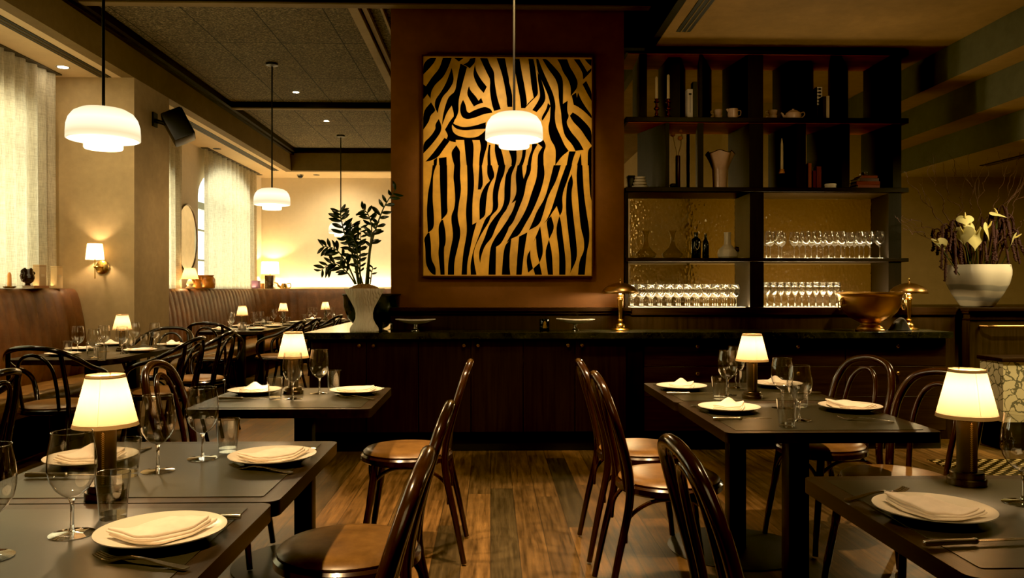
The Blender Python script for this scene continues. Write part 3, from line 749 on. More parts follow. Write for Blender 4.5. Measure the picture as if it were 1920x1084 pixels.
def napkin(name, w, l, skew, peak, seed):
    """a thick folded pad: rolled edges of three layers, each a little out of line, under a softly domed top"""
    rnd = random.Random(seed); n = 56; base = rrect(w, l, .007, 4); m = len(base)
    cont = []
    for k in range(n):                       # resample the outline evenly enough
        t_ = k / n * m; i = int(t_); f = t_ - i; a, b2 = base[i], base[(i + 1) % m]; cont.append((a[0] + (b2[0] - a[0]) * f, a[1] + (b2[1] - a[1]) * f))
    # straight sides need more points than corners: use the perimeter
    per = [0.]
    for i in range(m): per.append(per[-1] + math.dist(base[i], base[(i + 1) % m]))
    cont = []
    for k in range(n):
        s_ = per[-1] * k / n; i = max(j for j in range(m) if per[j] <= s_ + 1e-9); f = (s_ - per[i]) / max(1e-9, per[i + 1] - per[i]); a, b2 = base[i], base[(i + 1) % m]
        cont.append((a[0] + (b2[0] - a[0]) * f, a[1] + (b2[1] - a[1]) * f))
    ph = [rnd.uniform(0, 6) for _ in range(8)]
    rings = []
    lay = [(1.0, rnd.uniform(-.004, .004), rnd.uniform(-.006, .0), rnd.uniform(-.05, .05)), (.965, rnd.uniform(-.004, .004), rnd.uniform(-.003, .004), rnd.uniform(-.06, .06)), (.93, rnd.uniform(-.003, .005), rnd.uniform(.0, .006), rnd.uniform(-.05, .05))]
    th = .0062
    for j, (sc_, ox, oy, ro) in enumerate(lay):
        for ins, dz in ((.0026, .0002), (.0006, .0012), (.0, .0031), (.0006, .0050), (.0026, .0060)): rings.append((sc_, ins, j * th + dz, ox, oy, ro, 0))
    for k in range(1, 7): rings.append((lay[2][0] * (1 - k / 6.6), .0026, 3 * th - .0002, lay[2][1], lay[2][2], lay[2][3], k / 6.))
    def place(x, y, z, dome):
        up = z / .0186
        X = x + skew * y + .0025 * math.sin(60 * y + ph[0] + 40 * x) * up; Y = y + .12 * skew * x + .0025 * math.sin(55 * x + ph[1]) * up
        rr = math.hypot(X, Y)
        q = z * (1 + .10 * math.sin(40 * x + ph[2]) + .10 * math.sin(34 * y + ph[3])) + .008 * dome * (1.2 - dome * .3)
        q += .0016 * up * math.sin(90 * x + 40 * y + ph[4]) + peak * up * math.exp(-((x + .012) / .030) ** 2 - ((y - .014) / .034) ** 2)
        return (X, Y, q + .0012 + max(0, rr - .060) * .36)
    vs = []
    for (sc_, ins, z, ox, oy, ro, dome) in rings:
        c_, s_ = math.cos(ro), math.sin(ro)
        for x, y in cont:
            r = math.hypot(x, y); x1, y1 = x * sc_ * (1 - ins / r), y * sc_ * (1 - ins / r)
            vs.append(place(c_ * x1 - s_ * y1 + ox, s_ * x1 + c_ * y1 + oy, z, dome))
    R = len(rings); fs = [tuple(range(n))[::-1], tuple((R - 1) * n + k for k in range(n))]
    for i in range(R - 1):
        for k in range(n): k2 = (k + 1) % n; fs.append((i * n + k, i * n + k2, (i + 1) * n + k2, (i + 1) * n + k))
    return Proto(single(name, MB().add(vs, fs), 'napkin_cloth', 'x', 'napkin', angle=75))
NA = napkin('napkin', .106, .138, .30, .0, 3)
NB = napkin('napkin', .104, .132, .22, .024, 8)
NC = napkin('napkin', .108, .140, -.25, .008, 12)

def mk_fork():
    rows = [(-.095, .0075, .0028), (-.088, .0085, .003), (-.05, .0062, .006), (-.01, .0036, .011), (.02, .0034, .012), (.036, .0060, .009), (.048, .0108, .0055), (.058, .0118, .0045)]
    tin = [(.062, .0118, .0042), (.078, .0116, .0055), (.094, .0108, .0105), (.099, .0100, .0125)]
    b = MB()
    us = [-1, -.64, -.44, -.10, .10, .44, .64, 1]
    us = [-1, -.70, -.43, -.13, .13, .43, .70, 1]
    allr = rows + tin; vs = []; n = len(us)
    for s in (1, -1):
        for (y, hw, z) in allr:
            for u in us: vs.append((u * hw, y, z + s * (.0010 if y > .055 else .0015) + (.0012 * (u * u) if .02 < y < .06 else 0)))
    nr = len(allr); fs = []
    for top in (0, 1):
        o = top * nr * n
        for r in range(nr - 1):
            for c in range(n - 1):
                if r >= len(rows) and c % 2 == 1: continue
                q = (o + r * n + c, o + r * n + c + 1, o + (r + 1) * n + c + 1, o + (r + 1) * n + c); fs.append(q if top == 0 else q[::-1])
    E = nr * n
    def side(a, b2): fs.append((a, b2, b2 + E, a + E))
    for r in range(nr - 1):
        side(r * n, (r + 1) * n); side(r * n + n - 1, (r + 1) * n + n - 1)
        if r >= len(rows):
            for c in range(1, n - 1): side(r * n + c, (r + 1) * n + c)
    for c in range(n - 1):
        side(c, c + 1)
        if c % 2 == 0: side((nr - 1) * n + c, (nr - 1) * n + c + 1)
        else: side(len(rows) * n + c, len(rows) * n + c + 1)
    b.add([(x, y, z - .0011) for x, y, z in vs], fs)
    return single('fork', b, 'steel', 'x', 'fork', angle=50)
FK = Proto(mk_fork())
def mk_knife():
    t = thing('knife', 'x', 'knife')
    obj('handle', MB().lathe([(.0005, -.112), (.0058, -.110), (.0068, -.10), (.0058, -.06), (.0052, -.015), (.0064, -.008), (.0064, -.004), (.0045, -.0005)], 14).xf(Matrix.Translation((0, 0, .0070)) @ Matrix.Rotation(-PI / 2, 4, 'X')), 'steel', t)
    pts = [(.000, -.0045), (.02, -.0060), (.07, -.0072), (.098, -.0064), (.110, -.0010), (.112, .0035), (.10, .0048), (.05, .0048), (0, .0045)]
    obj('blade', MB().prism([(b2, a) for a, b2 in pts], .0064, .0076), 'steel', t)
    return t
KN = Proto(mk_knife())
def table_lamp():
    t = thing('table_lamp', 'x', 'table lamp')
    obj('base', MB().lathe([(.0455, 0), (.0455, .014), (.0440, .0165), (.0395, .0165), (.0395, .029), (.0375, .032), (.0005, .032)], 48), 'gunmetal', t, angle=30)
    obj('column', MB().lathe([(.0235, .0322), (.0235, .158), (.0005, .158)], 40), 'lamp_leather', t, angle=30)
    st = MB()
    for k in range(26):
        z = .036 + k * .0046
        for s in (-1, 1): st.tube([(-.0238 * math.sin(s * .13), -.0238 * math.cos(.13), z), (0, -.0247, z + .0034)], .0008, 5)
    st.tube([(0, -.0241, .034), (0, -.0241, .157)], .0006, 5)
    obj('stitching', st, 'stitch', t)
    obj('collar', MB().lathe([(.0225, .1582), (.0225, .1625), (.010, .165), (.010, .175), (.0005, .176)], 32), 'brass', t)
    sh = obj('shade', MB().shell([(.0715, .168), (.0420, .288)], 48), 'lamp_shade', t)
    obj('trim_band', MB().shell([(.0722, .1675), (.0700, .1765)], 48).shell([(.0436, .2805), (.0424, .2885)], 48).tube([(0, -.0716 * 1.0, .168), (0, -.0425, .288)], .0003, 4), 'lamp_trim', sh)
    obj('spider', MB().tube([(-.0425, 0, .281), (.0425, 0, .281)], .0012, 6).tube([(0, -.0425, .281), (0, .0425, .281)], .0012, 6).tube([(0, 0, .281), (0, 0, .215)], .0012, 6), 'brass', sh)
    obj('bulb', MB().ball((0, 0, .205), .012, 14, 8).tube([(0, 0, .174), (0, 0, .196)], .007, 10), 'bulb_glow', t)
    return t
TL = Proto(table_lamp())
GOB, GOBL = Proto(goblet(48, 'wine_glass', 'x', 'wine glass')), None
TUM = Proto(tumbler(40))
TZ = .7505
LP = []
def put_lamp(p, label, power=4.0, rz=0.):
    p = Vector((p[0], p[1], TZ)); TL.put(p, rz, label, 'cordless table lamps'); LP.append(p)
    lamp('POINT', 'table_bulb', p + Vector((0, 0, .232)), power, (1, .68, .36), .012)
def setting(pos, rz, pl, nk, T, nap=None, nrz=None, fork=None, knife=None):
    x, y = pos; PL.put((x, y, TZ), 0, 'white plate on the %s of the %s' % (pl, T), 'round white plates')
    (nap or NA).put((x, y, TZ + .0052), rz if nrz is None else nrz, 'folded napkin on the plate, %s of the %s' % (pl, T), 'folded cream napkins')
    if fork: FK.put((fork[0], fork[1], TZ + .0006), fork[2], 'steel fork by the plate, %s of the %s' % (pl, T), 'steel forks')
    if knife: KN.put((knife[0], knife[1], TZ + .0004), knife[2], 'steel knife by the plate, %s of the %s' % (pl, T), 'steel knives')
def gl(px, py, label): p = G(px, py, TZ); GOB.put(p, random.uniform(0, 6), label, 'wine goblets on the tables')
def tm(px, py, label): p = G(px, py, TZ); TUM.put(p, random.uniform(0, 6), label, 'clear tumblers on the tables')
def g2(px, py): p = G(px, py, TZ); return (p.x, p.y)
def line(pxa, pya, pxb, pyb, L_, end='b'):
    """a piece of cutlery of length L_, handle end at a, pointing to b"""
    a, b2 = G(pxa, pya, TZ), G(pxb, pyb, TZ); d = (b2 - a).normalized(); c = a + d * L_ / 2
    return (c.x, c.y, math.atan2(-d.x, d.y))
LEFTW = PI / 2      # handle pointing to the aisle, tip toward -X
# --- front left table (nearest)
setting(g2(303, 1010), .42, 'aisle side', 0, 'front left table', NA, 2.75, line(353, 1069, 148, 1045, .195), line(453, 975, 300, 976, .224))
gl(135, 1002, 'wine goblet in front of the nearest lamp, front left table'); gl(-22, 1045, 'wine goblet cut by the left edge, front left table')
tm(212, 972, 'empty tumbler just before the lamp base, front left table')
put_lamp(g2(198, 932), 'lit table lamp standing on the seam of the two front left tables', 4.0, .2)
# --- second left table
setting(g2(511, 865), .3, 'aisle side', 0, 'second left table', NA, 2.75, line(549, 888, 411, 876, .195), line(594, 847, 520, 847, .224))
setting(g2(171, 868), .3, 'window side', 0, 'second left table', NB, -.3, line(281, 840, 240, 858, .195), line(47, 896, 150, 896, .224))
gl(296, 884, 'wine goblet right of the nearest lamp, second left table'); gl(380, 860, 'wine goblet beside the tumbler, second left table')
tm(427, 847, 'tumbler between goblet and plate, second left table'); tm(238, 893, 'tumbler half hidden behind the nearest lamp, second left table')
# --- third left table
setting(g2(668, 738), .3, 'aisle side', 0, 'third left table', NA, 2.8, line(702, 750, 625, 744, .195), line(721, 732, 660, 732, .224))
setting(g2(478, 738), .3, 'window side', 0, 'third left table', NB, .2, None, line(408, 750, 480, 750, .224))
gl(549, 748, 'wine goblet right in front of the lamp, third left table'); gl(599, 738, 'wine goblet before the counter corner, third left table')
tm(516, 749, 'tumbler by the window side plate, third left table'); tm(626, 733, 'tumbler by the aisle side plate, third left table')
put_lamp(g2(550, 738), 'lit table lamp on the third left table, behind a goblet')
# --- near joined table
setting(g2(1367, 771), -.3, 'aisle side', 0, 'near joined table', NB, -.25, line(1292, 763, 1340, 763, .195), line(1336, 789, 1440, 788, .224))
setting(g2(1594, 769), -.3, 'far side', 0, 'near joined table', NC, .1, line(1678, 792, 1600, 788, .195), line(1600, 763, 1508, 763, .224))
gl(1467, 765, 'wine goblet farther back of the pair, near joined table'); gl(1499, 788, 'wine goblet behind the front tumbler, near joined table')
tm(1475, 800, 'tumbler in front of the goblets, near joined table'); tm(1501, 763, 'tumbler half hidden behind goblets, near joined table')
# --- far joined table
setting(g2(1278, 730), -.3, 'aisle side', 0, 'far joined table', NB, -.2, line(1224, 723, 1262, 723, .195), line(1249, 740, 1330, 740, .224))
setting(g2(1457, 725), -.3, 'far side', 0, 'far joined table', NB, .3, None, line(1540, 740, 1490, 740, .224))
gl(1364, 741, 'wine goblet beside the tumbler, far joined table'); gl(1380, 727, 'wine goblet close behind the lamp shade, far joined table')
tm(1349, 748, 'tumbler beside the goblet, far joined table'); tm(1398, 733, 'tumbler behind the lamp column, far joined table')
put_lamp(g2(1410, 747), 'lit table lamp on the far joined table, before the drawers')
# --- front right table
setting(g2(1750, 968), -.3, 'aisle side', 0, 'front right table', NC, .12, line(1586, 940, 1740, 917, .195), line(1731, 1026, 1920, 1018, .224))
gl(1918, 944, 'wine goblet cut by the right edge, front right table')
put_lamp(g2(1813, 907), 'lit table lamp on the front right table, largest lamp on that side', 4.0, -.1)
# --- long window table
for px, py, sd, nk, rz in ((263, 660, 'aisle side near end', NA, 2.8), (322, 649, 'aisle side far end', NB, .3), (153, 657, 'banquette side near end', NA, .4), (209, 648, 'banquette side far end', NB, 1.), (118, 667, 'near end', NC, .8)):
    setting(g2(px, py), 0, sd, 0, 'long window table', nk, rz)
for px, py, w_ in ((146, 663, 'by the banquette plate'), (177, 671, 'at the near edge'), (195, 660, 'between the first two'), (229, 663, 'in front of the lamp'), (252, 650, 'just right of the lamp'), (290, 651, 'before the olive pier')):
    gl(px, py, 'wine goblet %s, long window table' % w_)
for px, py, w_ in ((126, 664, 'nearest the banquette'), (191, 676, 'at the near edge'), (171, 667, 'beside the near goblet'), (245, 657, 'under the lamp shade'), (271, 648, 'left of the far plate'), (305, 653, 'by the far plate')):
    tm(px, py, 'tumbler %s, long window table' % w_)
put_lamp((-2.90, 6.38), 'lit table lamp on the long window table before the pier', 3.2)
# --- tables deeper in the room: settings placed table by table
def far_table(cx, cy, T, seats, lamp_at, lampl, glasses, tums):
    for dx, dy, sd, nk, rz in seats: setting((cx + dx, cy + dy), 0, sd, 0, T, nk, rz)
    for dx, dy, w_ in glasses: GOB.put((cx + dx, cy + dy, TZ), 0, 'wine goblet %s, %s' % (w_, T), 'wine goblets on the tables')
    for dx, dy, w_ in tums: TUM.put((cx + dx, cy + dy, TZ), 0, 'tumbler %s, %s' % (w_, T), 'clear tumblers on the tables')
    put_lamp((cx + lamp_at[0], cy + lamp_at[1]), lampl, 3.0)
far_table(-3.02, 10.0, 'long far table', ((.22, -.35, 'aisle side near end', NA, 2.8), (.22, .38, 'aisle side far end', NA, 2.8), (-.20, -.38, 'banquette side near end', NB, .3), (-.2, .38, 'banquette side far end', NB, .2), (-.05, -.58, 'near end', NC, .9)),
          (.02, -.25, ), 'lit table lamp on the long far table below the far curtain', ((-.12, -.22, 'left of the lamp'), (-.06, -.42, 'in front of the lamp'), (.10, -.05, 'behind the lamp'), (.14, .10, 'right of the lamp')), ((-.18, -.10, 'by the banquette'), (.06, -.45, 'at the near edge'), (.12, -.52, 'at the near corner'), (.16, .20, 'at the far end')))
far_table(-3.0, 11.45, 'small far table', ((.20, .1, 'aisle side', NA, 2.8), (-.22, .0, 'banquette side', NB, .3)), (.01, .17), 'lit table lamp on the small far table', ((-.06, -.08, 'left of the lamp'), (.08, -.14, 'in front of the lamp')), ((-.13, -.16, 'by the banquette'), (.17, -.2, 'at the near corner')))
far_table(-2.60, 12.55, 'back wall table', ((.24, -.05, 'aisle side', NA, 2.8), (-.2, .1, 'window side', NB, .3)), (-.0, .11), 'lit table lamp on the back wall table, farthest of all', ((-.20, -.12, 'far left'), (-.10, -.20, 'left of the lamp'), (.07, -.12, 'right of the lamp'), (.13, .02, 'behind the others')), ((-.26, -.22, 'at the window side'), (.21, -.25, 'at the aisle side')))
# ================================================================== sideboard and its worktop
YC = 6.05; ZT = .911
XC0, XC1 = WX(570, YC), WX(1788, YC)
YB_ = YC + .045                      # carcass front
def cx_(px): return WX(px, YB_)
t = thing('sideboard', 'long dark wood sideboard with knobbed doors and drawers', 'sideboard', (0, 0, 0))
xl, xr = cx_(579), cx_(1776)
obj('carcass', MB().box(xl, xr, YB_ + .022, 6.49, .14, ZT - .052).box(xl, XA0 - .02, 6.49, 8.3, .14, ZT - .052), 'sideboard_wood', t)
obj('plinth', MB().box(xl + .004, xr - .03, 6.13, 6.48, 0, .1395).box(xl + .004, XA0 - .05, 6.48, 8.25, 0, .1395), 'black_paint', t)
def knob(par, x, z):
    obj('knob', MB().lathe([(.006, 0), (.006, .012), (.013, .014), (.014, .020), (.011, .023), (.0005, .024)], 16).xf(Matrix.Translation((x, YB_ - .0005, z)) @ Matrix.Rotation(PI / 2, 4, 'X')), 'brass', par)
zt0, zb0 = ZT - .057, .150
dpx = [584, 687, 785, 883, 981, 1078, 1174]
zk = W(673, 648, YB_).z
for i in range(6):
    a, b_ = cx_(dpx[i]) + .0015, cx_(dpx[i + 1]) - .0015
    d = obj('door', MB().box(a, b_, YB_, YB_ + .020, zb0, zt0, 0, .0015, 1), 'sideboard_wood', t)
    knob(d, (b_ - .052) if i % 2 == 0 else (a + .052), zk)
obj('pilaster', MB().box(cx_(1176), cx_(1205), YB_ - .012, YB_ + .02, .14, zt0), 'black_wood', t)
for c in (1186, 1195): pass
rows = [630, 687, 744, 800]; zr = [W(1400, y, YB_).z for y in rows]; zr[0] = zt0; zr[3] = zb0
cpx = [1207, 1405, 1585, 1774]
for c in range(3):
    a, b_ = cx_(cpx[c]) + .0015, cx_(cpx[c + 1]) - .0015
    for r in range(3):
        d = obj('drawer', MB().box(a, b_, YB_, YB_ + .020, zr[r + 1] + .0015, zr[r] - .0015, 0, .0015, 1), 'sideboard_wood_x', t)
        kx = cx_((1307, 1495, 1682)[c]); knob(d, kx, zr[r] - .055)
b = MB().box(XC0, XC1, YC, YL - .001, ZT - .05, ZT, 0, .002, 1)
b.box(XC0, XA0 - .012, YL - .01, 8.35, ZT - .05, ZT, 0, .002, 1)
tag(obj('worktop', b, 'green_stone'), 'dark green stone worktop along the sideboard, turning back behind the planter', 'worktop')
# ledge behind the worktop, running under the bookcase and on to the host bar
ZLG = W(900, 577, YL).z
xe0, xe1 = WX(727, YL), WX(1792, YL)
struct('trim_13', MB().box(xe0 + .02, xe1, YL + .012, YA - .001, 0, ZLG - .05).box(WX(1172, YL), xe1, YA, 7.10, 0, ZLG - .05), 'sideboard_wood')
ledge = MB().box(xe0, WX(1182, YL), YL - .03, YA - .001, ZLG - .028, ZLG).box(xe0 + .01, WX(1182, YL), YL - .01, YA - .001, ZLG - .05, ZLG - .028)
struct('trim_14', ledge, 'ledge_wood')
struct('trim_15', MB().box(WX(1182, YL) + .002, xe1, YL - .006, YL + .012, ZLG - .06, ZLG).box(WX(1172, 6.62), xe1, YL + .012, 7.10, ZLG - .05, ZLG), 'ledge_wood')

# ================================================================== bookcase
YF, YK = 6.56, 7.05                   # front and back planes of the bookcase
def FX(px): return WX(px, YF + .04)
def BX(px): return WX(px, YK)
def FZ(py): return W(1300, py, YF).z
bc = thing('bookcase', 'tall open dark wood bookcase with staggered dividers above the sideboard', 'bookcase', (0, 0, 0))
sx0, sx1 = WX(1174, YF), WX(1704, YF)
ZS1, ZS2, ZS3, ZTP = FZ(487), FZ(355), FZ(224), FZ(95)
for z, th in ((ZS1, .030), (ZS2, .038), (ZS3, .040)):
    obj('shelf', MB().box(sx0, sx1, YF, YK, z - th / 2, z + th / 2, 0, .002, 1), ['black_wood_x'], bc)
obj('top_board', MB().box(sx0 + .17, sx1, YF, YK, ZTP - .02, ZTP + .02, 0, .002, 1).box(sx0, sx0 + .17, YF, YK, ZTP - .02, ZTP - .005), 'black_wood_x', bc)
for z, th, um in ((ZS2, .038, 'sideboard_wood_x'), (ZS3, .040, 'red_lit_wood'), (ZTP, .04, 'red_lit_wood')):
    obj('underside', MB().box(sx0 + .02, sx1 - .06, YF + .02, YK - .005, z - th / 2 - .006, z - th / 2 - .0005), um, bc)  # the two red sheets carry the lit glow in their colour
def wedge(px, z0, z1, name='divider', mat='black_wood'):
    fl, fr, bl, br = px[:4]; yf = YF + (px[4] if len(px) > 4 else .012)
    vs = [(WX(fl, yf), yf), (WX(fr, yf), yf), (BX(br), YK - .004), (BX(bl), YK - .004)]
    obj(name, MB().prism(vs, z0, z1), mat, bc, smooth=False)
for w in ([1199, 1213, 1186, 1213], [1253, 1275, 1234, 1285, .10], [1311, 1317, 1307, 1334], [1402, 1431, 1354, 1428], [1482, 1521, 1448, 1525, .17], [1557, 1578, 1552, 1590], [1669, 1690, 1618, 1686]):
    wedge(w, ZS3 + .0205, ZTP - .0265)
for w in ([1248, 1255, 1195, 1253], [1308, 1319, 1304, 1318], [1405, 1431, 1365, 1428], [1493, 1511, 1440, 1496], [1578, 1593, 1512, 1580], [1674, 1690, 1614, 1686]):
    wedge(w, ZS2 + .0195, ZS3 - .0265)
for z0, z1 in ((ZS1 + .0155, ZS2 - .026), (ZLG + .001, ZS1 - .016)):
    wedge([1406, 1432, 1377, 1399], z0, z1, 'upright'); wedge([1666, 1690, 1632, 1652], z0, z1, 'upright')
    wedge([1172.5, 1178, 1157, 1161.5], z0, z1, 'upright')
for a, b_, z0, z1 in ((1180, 1385, ZS1, ZS2), (1430, 1640, ZS1, ZS2), (1180, 1385, ZLG, ZS1), (1430, 1640, ZLG, ZS1)):
    obj('glass_panel', MB().box(BX(a), BX(b_), YK - .03, YK - .024, z0 + .016, z1 - .027), 'hammered_glass', bc)
# lit strips that the glasses stand on
for a, b_ in ((1182, 1404), (1434, 1662)):
    obj('light_panel', MB().box(FX(a) + .01, FX(b_) - .03, YF + .03, YK - .05, ZLG + .0005, ZLG + .0025), 'led_glow', bc)
obj('light_panel', MB().box(FX(1436), FX(1655), YF + .02, YF + .36, ZS1 + .0153, ZS1 + .0165), 'led_dim', bc)
# ------------------------------------------------------------------ shelf glasses
def ordn(i): return ['first', 'second', 'third', 'fourth', 'fifth', 'sixth', 'seventh', 'eighth', 'ninth', 'tenth', 'eleventh', 'twelfth', 'thirteenth', 'fourteenth', 'fifteenth', 'sixteenth', 'seventeenth', 'eighteenth', 'nineteenth', 'twentieth'][i]
SG1 = Proto(goblet(20, 'wine_glass', 'x', 'wine glass', .188, .036, .030, .034, .075))
SG2 = Proto(goblet(20, 'wine_glass', 'x', 'wine glass', .225, .044, .034, .036, .105))
SG3 = Proto(goblet(16, 'wine_glass', 'x', 'wine glass', .205, .0275, .024, .027, .095))
x0, x1 = FX(1185), FX(1394)
for r in range(3):
    for i in range(12):
        SG1.put((x0 + .02 + (x1 - x0 - .03) * i / 11.5 + .004 * r, YF + .085 + r * .085, ZLG + .003), 0, '%s wine glass from the left, %s row, lit ledge left of the upright' % (ordn(i), ('front', 'middle', 'back')[r]), 'white wine glasses on the lit ledge')
x0, x1 = FX(1437), FX(1590)
for r in range(3):
    for i in range(11):
        SG3.put((x0 + .02 + (x1 - x0 - .03) * i / 11 + (.028 if r == 1 else .0), YF + .09 + r * .075, ZLG + .003), 0, '%s flute glass from the left, %s row, lit ledge right of the upright' % (ordn(i), ('front', 'middle', 'back')[r]), 'flute glasses on the lit ledge')
fr_, bk_ = [1437, 1460, 1510, 1532, 1554, 1577, 1611, 1630, 1649], [1444, 1465, 1489, 1499, 1521, 1543, 1565, 1584, 1593, 1602, 1619, 1632]
for i, px in enumerate(fr_):
    SG2.put((WX(px, YF + .08), YF + .08 + .002 * (i % 2), ZS1 + .017), 0, '%s large wine glass from the left in the front row, upper glass shelf' % ordn(i), 'large wine glasses on the upper glass shelf')
for i, px in enumerate(bk_):
    yy = YF + .19 + (.10 if i % 2 else 0)
    SG2.put((WX(px, yy), yy, ZS1 + .017), 0, '%s large wine glass from the left behind the front row, upper glass shelf' % ordn(i), 'large wine glasses on the upper glass shelf')

# ------------------------------------------------------------------ things on the shelves
def on(px, z, d=.16): Y = YF + d; return Vector((WX(px, Y), Y, z))
ZA, ZM, ZU = ZS1 + .0155, ZS2 + .0195, ZS3 + .0205
def decanter(px, lb):
    p = on(px, ZA, .2); t = thing('decanter', lb, 'decanter', p, 0, 'glass decanters')
    obj('body', MB().shell([(.0005, .004), (.04, .002), (.075, .010), (.090, .030), (.090, .040), (.06, .068), (.030, .10), (.019, .14), (.017, .17), (.022, .205), (.034, .238)], 32), 'smoke_glass', t, angle=180)
    obj('base', MB().lathe([(.045, 0), (.06, .003), (.05, .0085), (.0005, .0085)], 32), 'crystal', t)
decanter(1211, 'wide glass decanter on the glass shelf, the one by the art wall'); decanter(1261, 'wide glass decanter on the glass shelf, the one beside the black bottle')
p = on(1305, ZA); t = thing('bottle', 'squat dark bottle with pale shield label beside the decanters', 'bottle', p)
obj('body', MB().lathe([(.036, 0), (.040, .006), (.040, .145), (.034, .165), (.017, .178), (.015, .19), (.015, .205), (.0005, .205)], 24), 'bottle_dark', t)
obj('stopper', MB().lathe([(.018, .2052), (.018, .222), (.0005, .223)], 20), 'black_paint', t)
lb_ = [(-.021, .135), (.021, .135), (.021, .105), (.012, .085), (0, .070), (-.012, .085), (-.021, .105)]
obj('label', MB().add([(x * 1.0, -math.sqrt(.0408 ** 2 - x * x), z) for x, z in lb_], [tuple(range(7))]), 'paper_label', t)
p = on(1323, ZA); t = thing('bottle', 'slim dark bottle with long neck beside the squat one', 'bottle', p)
obj('body', MB().lathe([(.026, 0), (.028, .005), (.028, .115), (.022, .145), (.011, .165), (.010, .200), (.0005, .2005)], 24), 'bottle_dark', t)
obj('cap', MB().lathe([(.0115, .2008), (.0115, .212), (.0005, .2125)], 16), 'gunmetal', t)
p = on(1364, ZA); t = thing('vase', 'rough cream ceramic vase with narrow neck and a black patch', 'vase', p)
obj('body', MB().lathe([(.070, 0), (.082, .015), (.085, .05), (.078, .075), (.050, .098), (.031, .118), (.028, .15), (.028, .20), (.032, .222), (.022, .2225), (.019, .16), (.0005, .15)], 11, lobe=3, lamp=.05), 'cream_ceramic', t, angle=25)
obj('patch', MB().tube([(.050, -.048, .090), (.066, -.045, .080), (.080, -.026, .066)], [.012, .022, .014], 10), 'dark_glaze', t)

def book(px0, px1, z, pyt, lb, mat, d=.13, depth=.075, band=None, rzv=0., page=True):
    Y = YF + d; xa, xb = WX(px0, Y), WX(px1, Y); zt = W(1300, pyt, Y).z
    t = thing('book', lb, 'book', ((xa + xb) / 2, Y, z)); w = (xb - xa) / 2; h = zt - z
    obj('cover', MB().box(-w, w, 0, .003, 0, h).box(-w, -w + .003, .003, depth, 0, h).box(w - .003, w, .003, depth, 0, h), mat, t, smooth=False)
    obj('pages', MB().box(-w + .0032, w - .0032, .0035, depth - .006, .004, h - .004), 'book_cream', t)
    if band: band(t, w, h)
    return t
def bands_plain(t, w, h): obj('spine_print', MB().box(-w * .5, w * .5, -.0006, -.0001, h * .80, h * .86).box(-w * .08, w * .08, -.0006, -.0001, h * .86, h * .2), 'book_black', t)
def bands_bw(t, w, h):
    b = MB()
    b.box(-w, w, -.0006, -.0001, h * .46, h * .995)
    o = obj('spine_print', b, 'book_white', t, smooth=False)
    d = MB()
    for k in range(5):
        zc = h * (.53 + .10 * k)
        d.prism([(-w * .45 + w * .55 * math.cos(2 * PI * j / 14), zc + h * .030 * math.sin(2 * PI * j / 14)) for j in range(14)], -.0012, -.0007).box(-w, -w * .0, -.0012, -.0007, zc - h * .05, zc - h * .03)
    for i in range(len(d.v)): pass
    d2 = MB()
    for k in range(5):
        zc = h * (.53 + .10 * k)
        d2.add([(w * .05 + w * .62 * math.cos(2 * PI * j / 14), -.0010, zc + h * .032 * math.sin(2 * PI * j / 14)) for j in range(14)], [tuple(range(14))])
        d2.add([(-w, -.0010, zc - h * .012), (w * .05, -.0010, zc - h * .012), (w * .05, -.0010, zc + h * .012), (-w, -.0010, zc + h * .012)], [(0, 1, 2, 3)])
    obj('spine_dots', d2, 'book_black', o, smooth=False)
    a = MB(); zb = h * .04; s = w * .7
    for x0_, x1_ in ((-s, 0), (s, 0)):
        a.add([(x0_, -.0008, zb), (x0_ * .62, -.0008, zb), (x1_ + x0_ * .0, -.0008, zb + h * .075), (x1_, -.0008, zb + h * .10)], [(0, 1, 2, 3)])
    obj('emblem', a, 'book_white', t, smooth=False)
book(1289, 1299, ZU, 167, 'upright white book beside a taller black one, top row', 'book_white', .06, band=bands_plain)
book(1299.6, 1307, ZU, 153, 'tall black book beside the white one, top row', 'book_black', .06)
book(1532, 1541.5, ZU, 161, 'black and white patterned book in the top row', 'book_black', .12, band=bands_bw)
book(1542.5, 1549.5, ZU, 179, 'black book with pale edge beside the patterned one', 'book_black', .03)
book(1551, 1555, ZU, 178, 'thin pale book beside the black one, top row', 'book_cream', .01)
book(1515.5, 1521.5, ZM, 305, 'tall orange book standing apart from two others, middle row', 'book_orange', .03)
book(1524.5, 1530, ZM, 319, 'shortest orange red book, the middle one of three', 'book_red', .14)
book(1531.5, 1540, ZM, 311, 'thick orange book, closest to the round box', 'book_orange', .14)
# stack of red books lying flat
def flat_book(px0, px1, z, h, lb, mat, dy=0., rzv=0.):
    Y = YF + .03; xa, xb = WX(px0 + 4, Y), WX(px1 + 4, Y); w = (xb - xa) / 2
    t = thing('book', lb, 'book', ((xa + xb) / 2, Y + .08 + dy, z), rzv)
    obj('cover', MB().box(-w, w, -.075, .075, 0, .0025).box(-w, w, -.075, .075, h - .0025, h).box(-w, w, -.075, -.072, .0025, h - .0025), mat, t, smooth=False)
    obj('pages', MB().box(-w + .004, w - .005, -.0715, .070, .003, h - .003), 'book_cream', t)
z = ZM
for i, (a, b_, h, lb, m, r) in enumerate(((1604, 1646, .026, 'lowest of the red books stacked flat, middle row', 'book_red', .05), (1604, 1647, .030, 'middle red book of the flat stack', 'book_red', -.05), (1606, 1644, .026, 'dark red book second from the top of the flat stack', 'oxblood', .1), (1612, 1642, .020, 'top red book of the flat stack, under a small silver cup', 'book_red', .0))):
    flat_book(a, b_, z + .0004, h, lb, m, 0, r); z += h + .0006
p = on(1622, z + .0004, .11); t = thing('cup', 'small silver cup on top of the red book stack', 'cup', p)
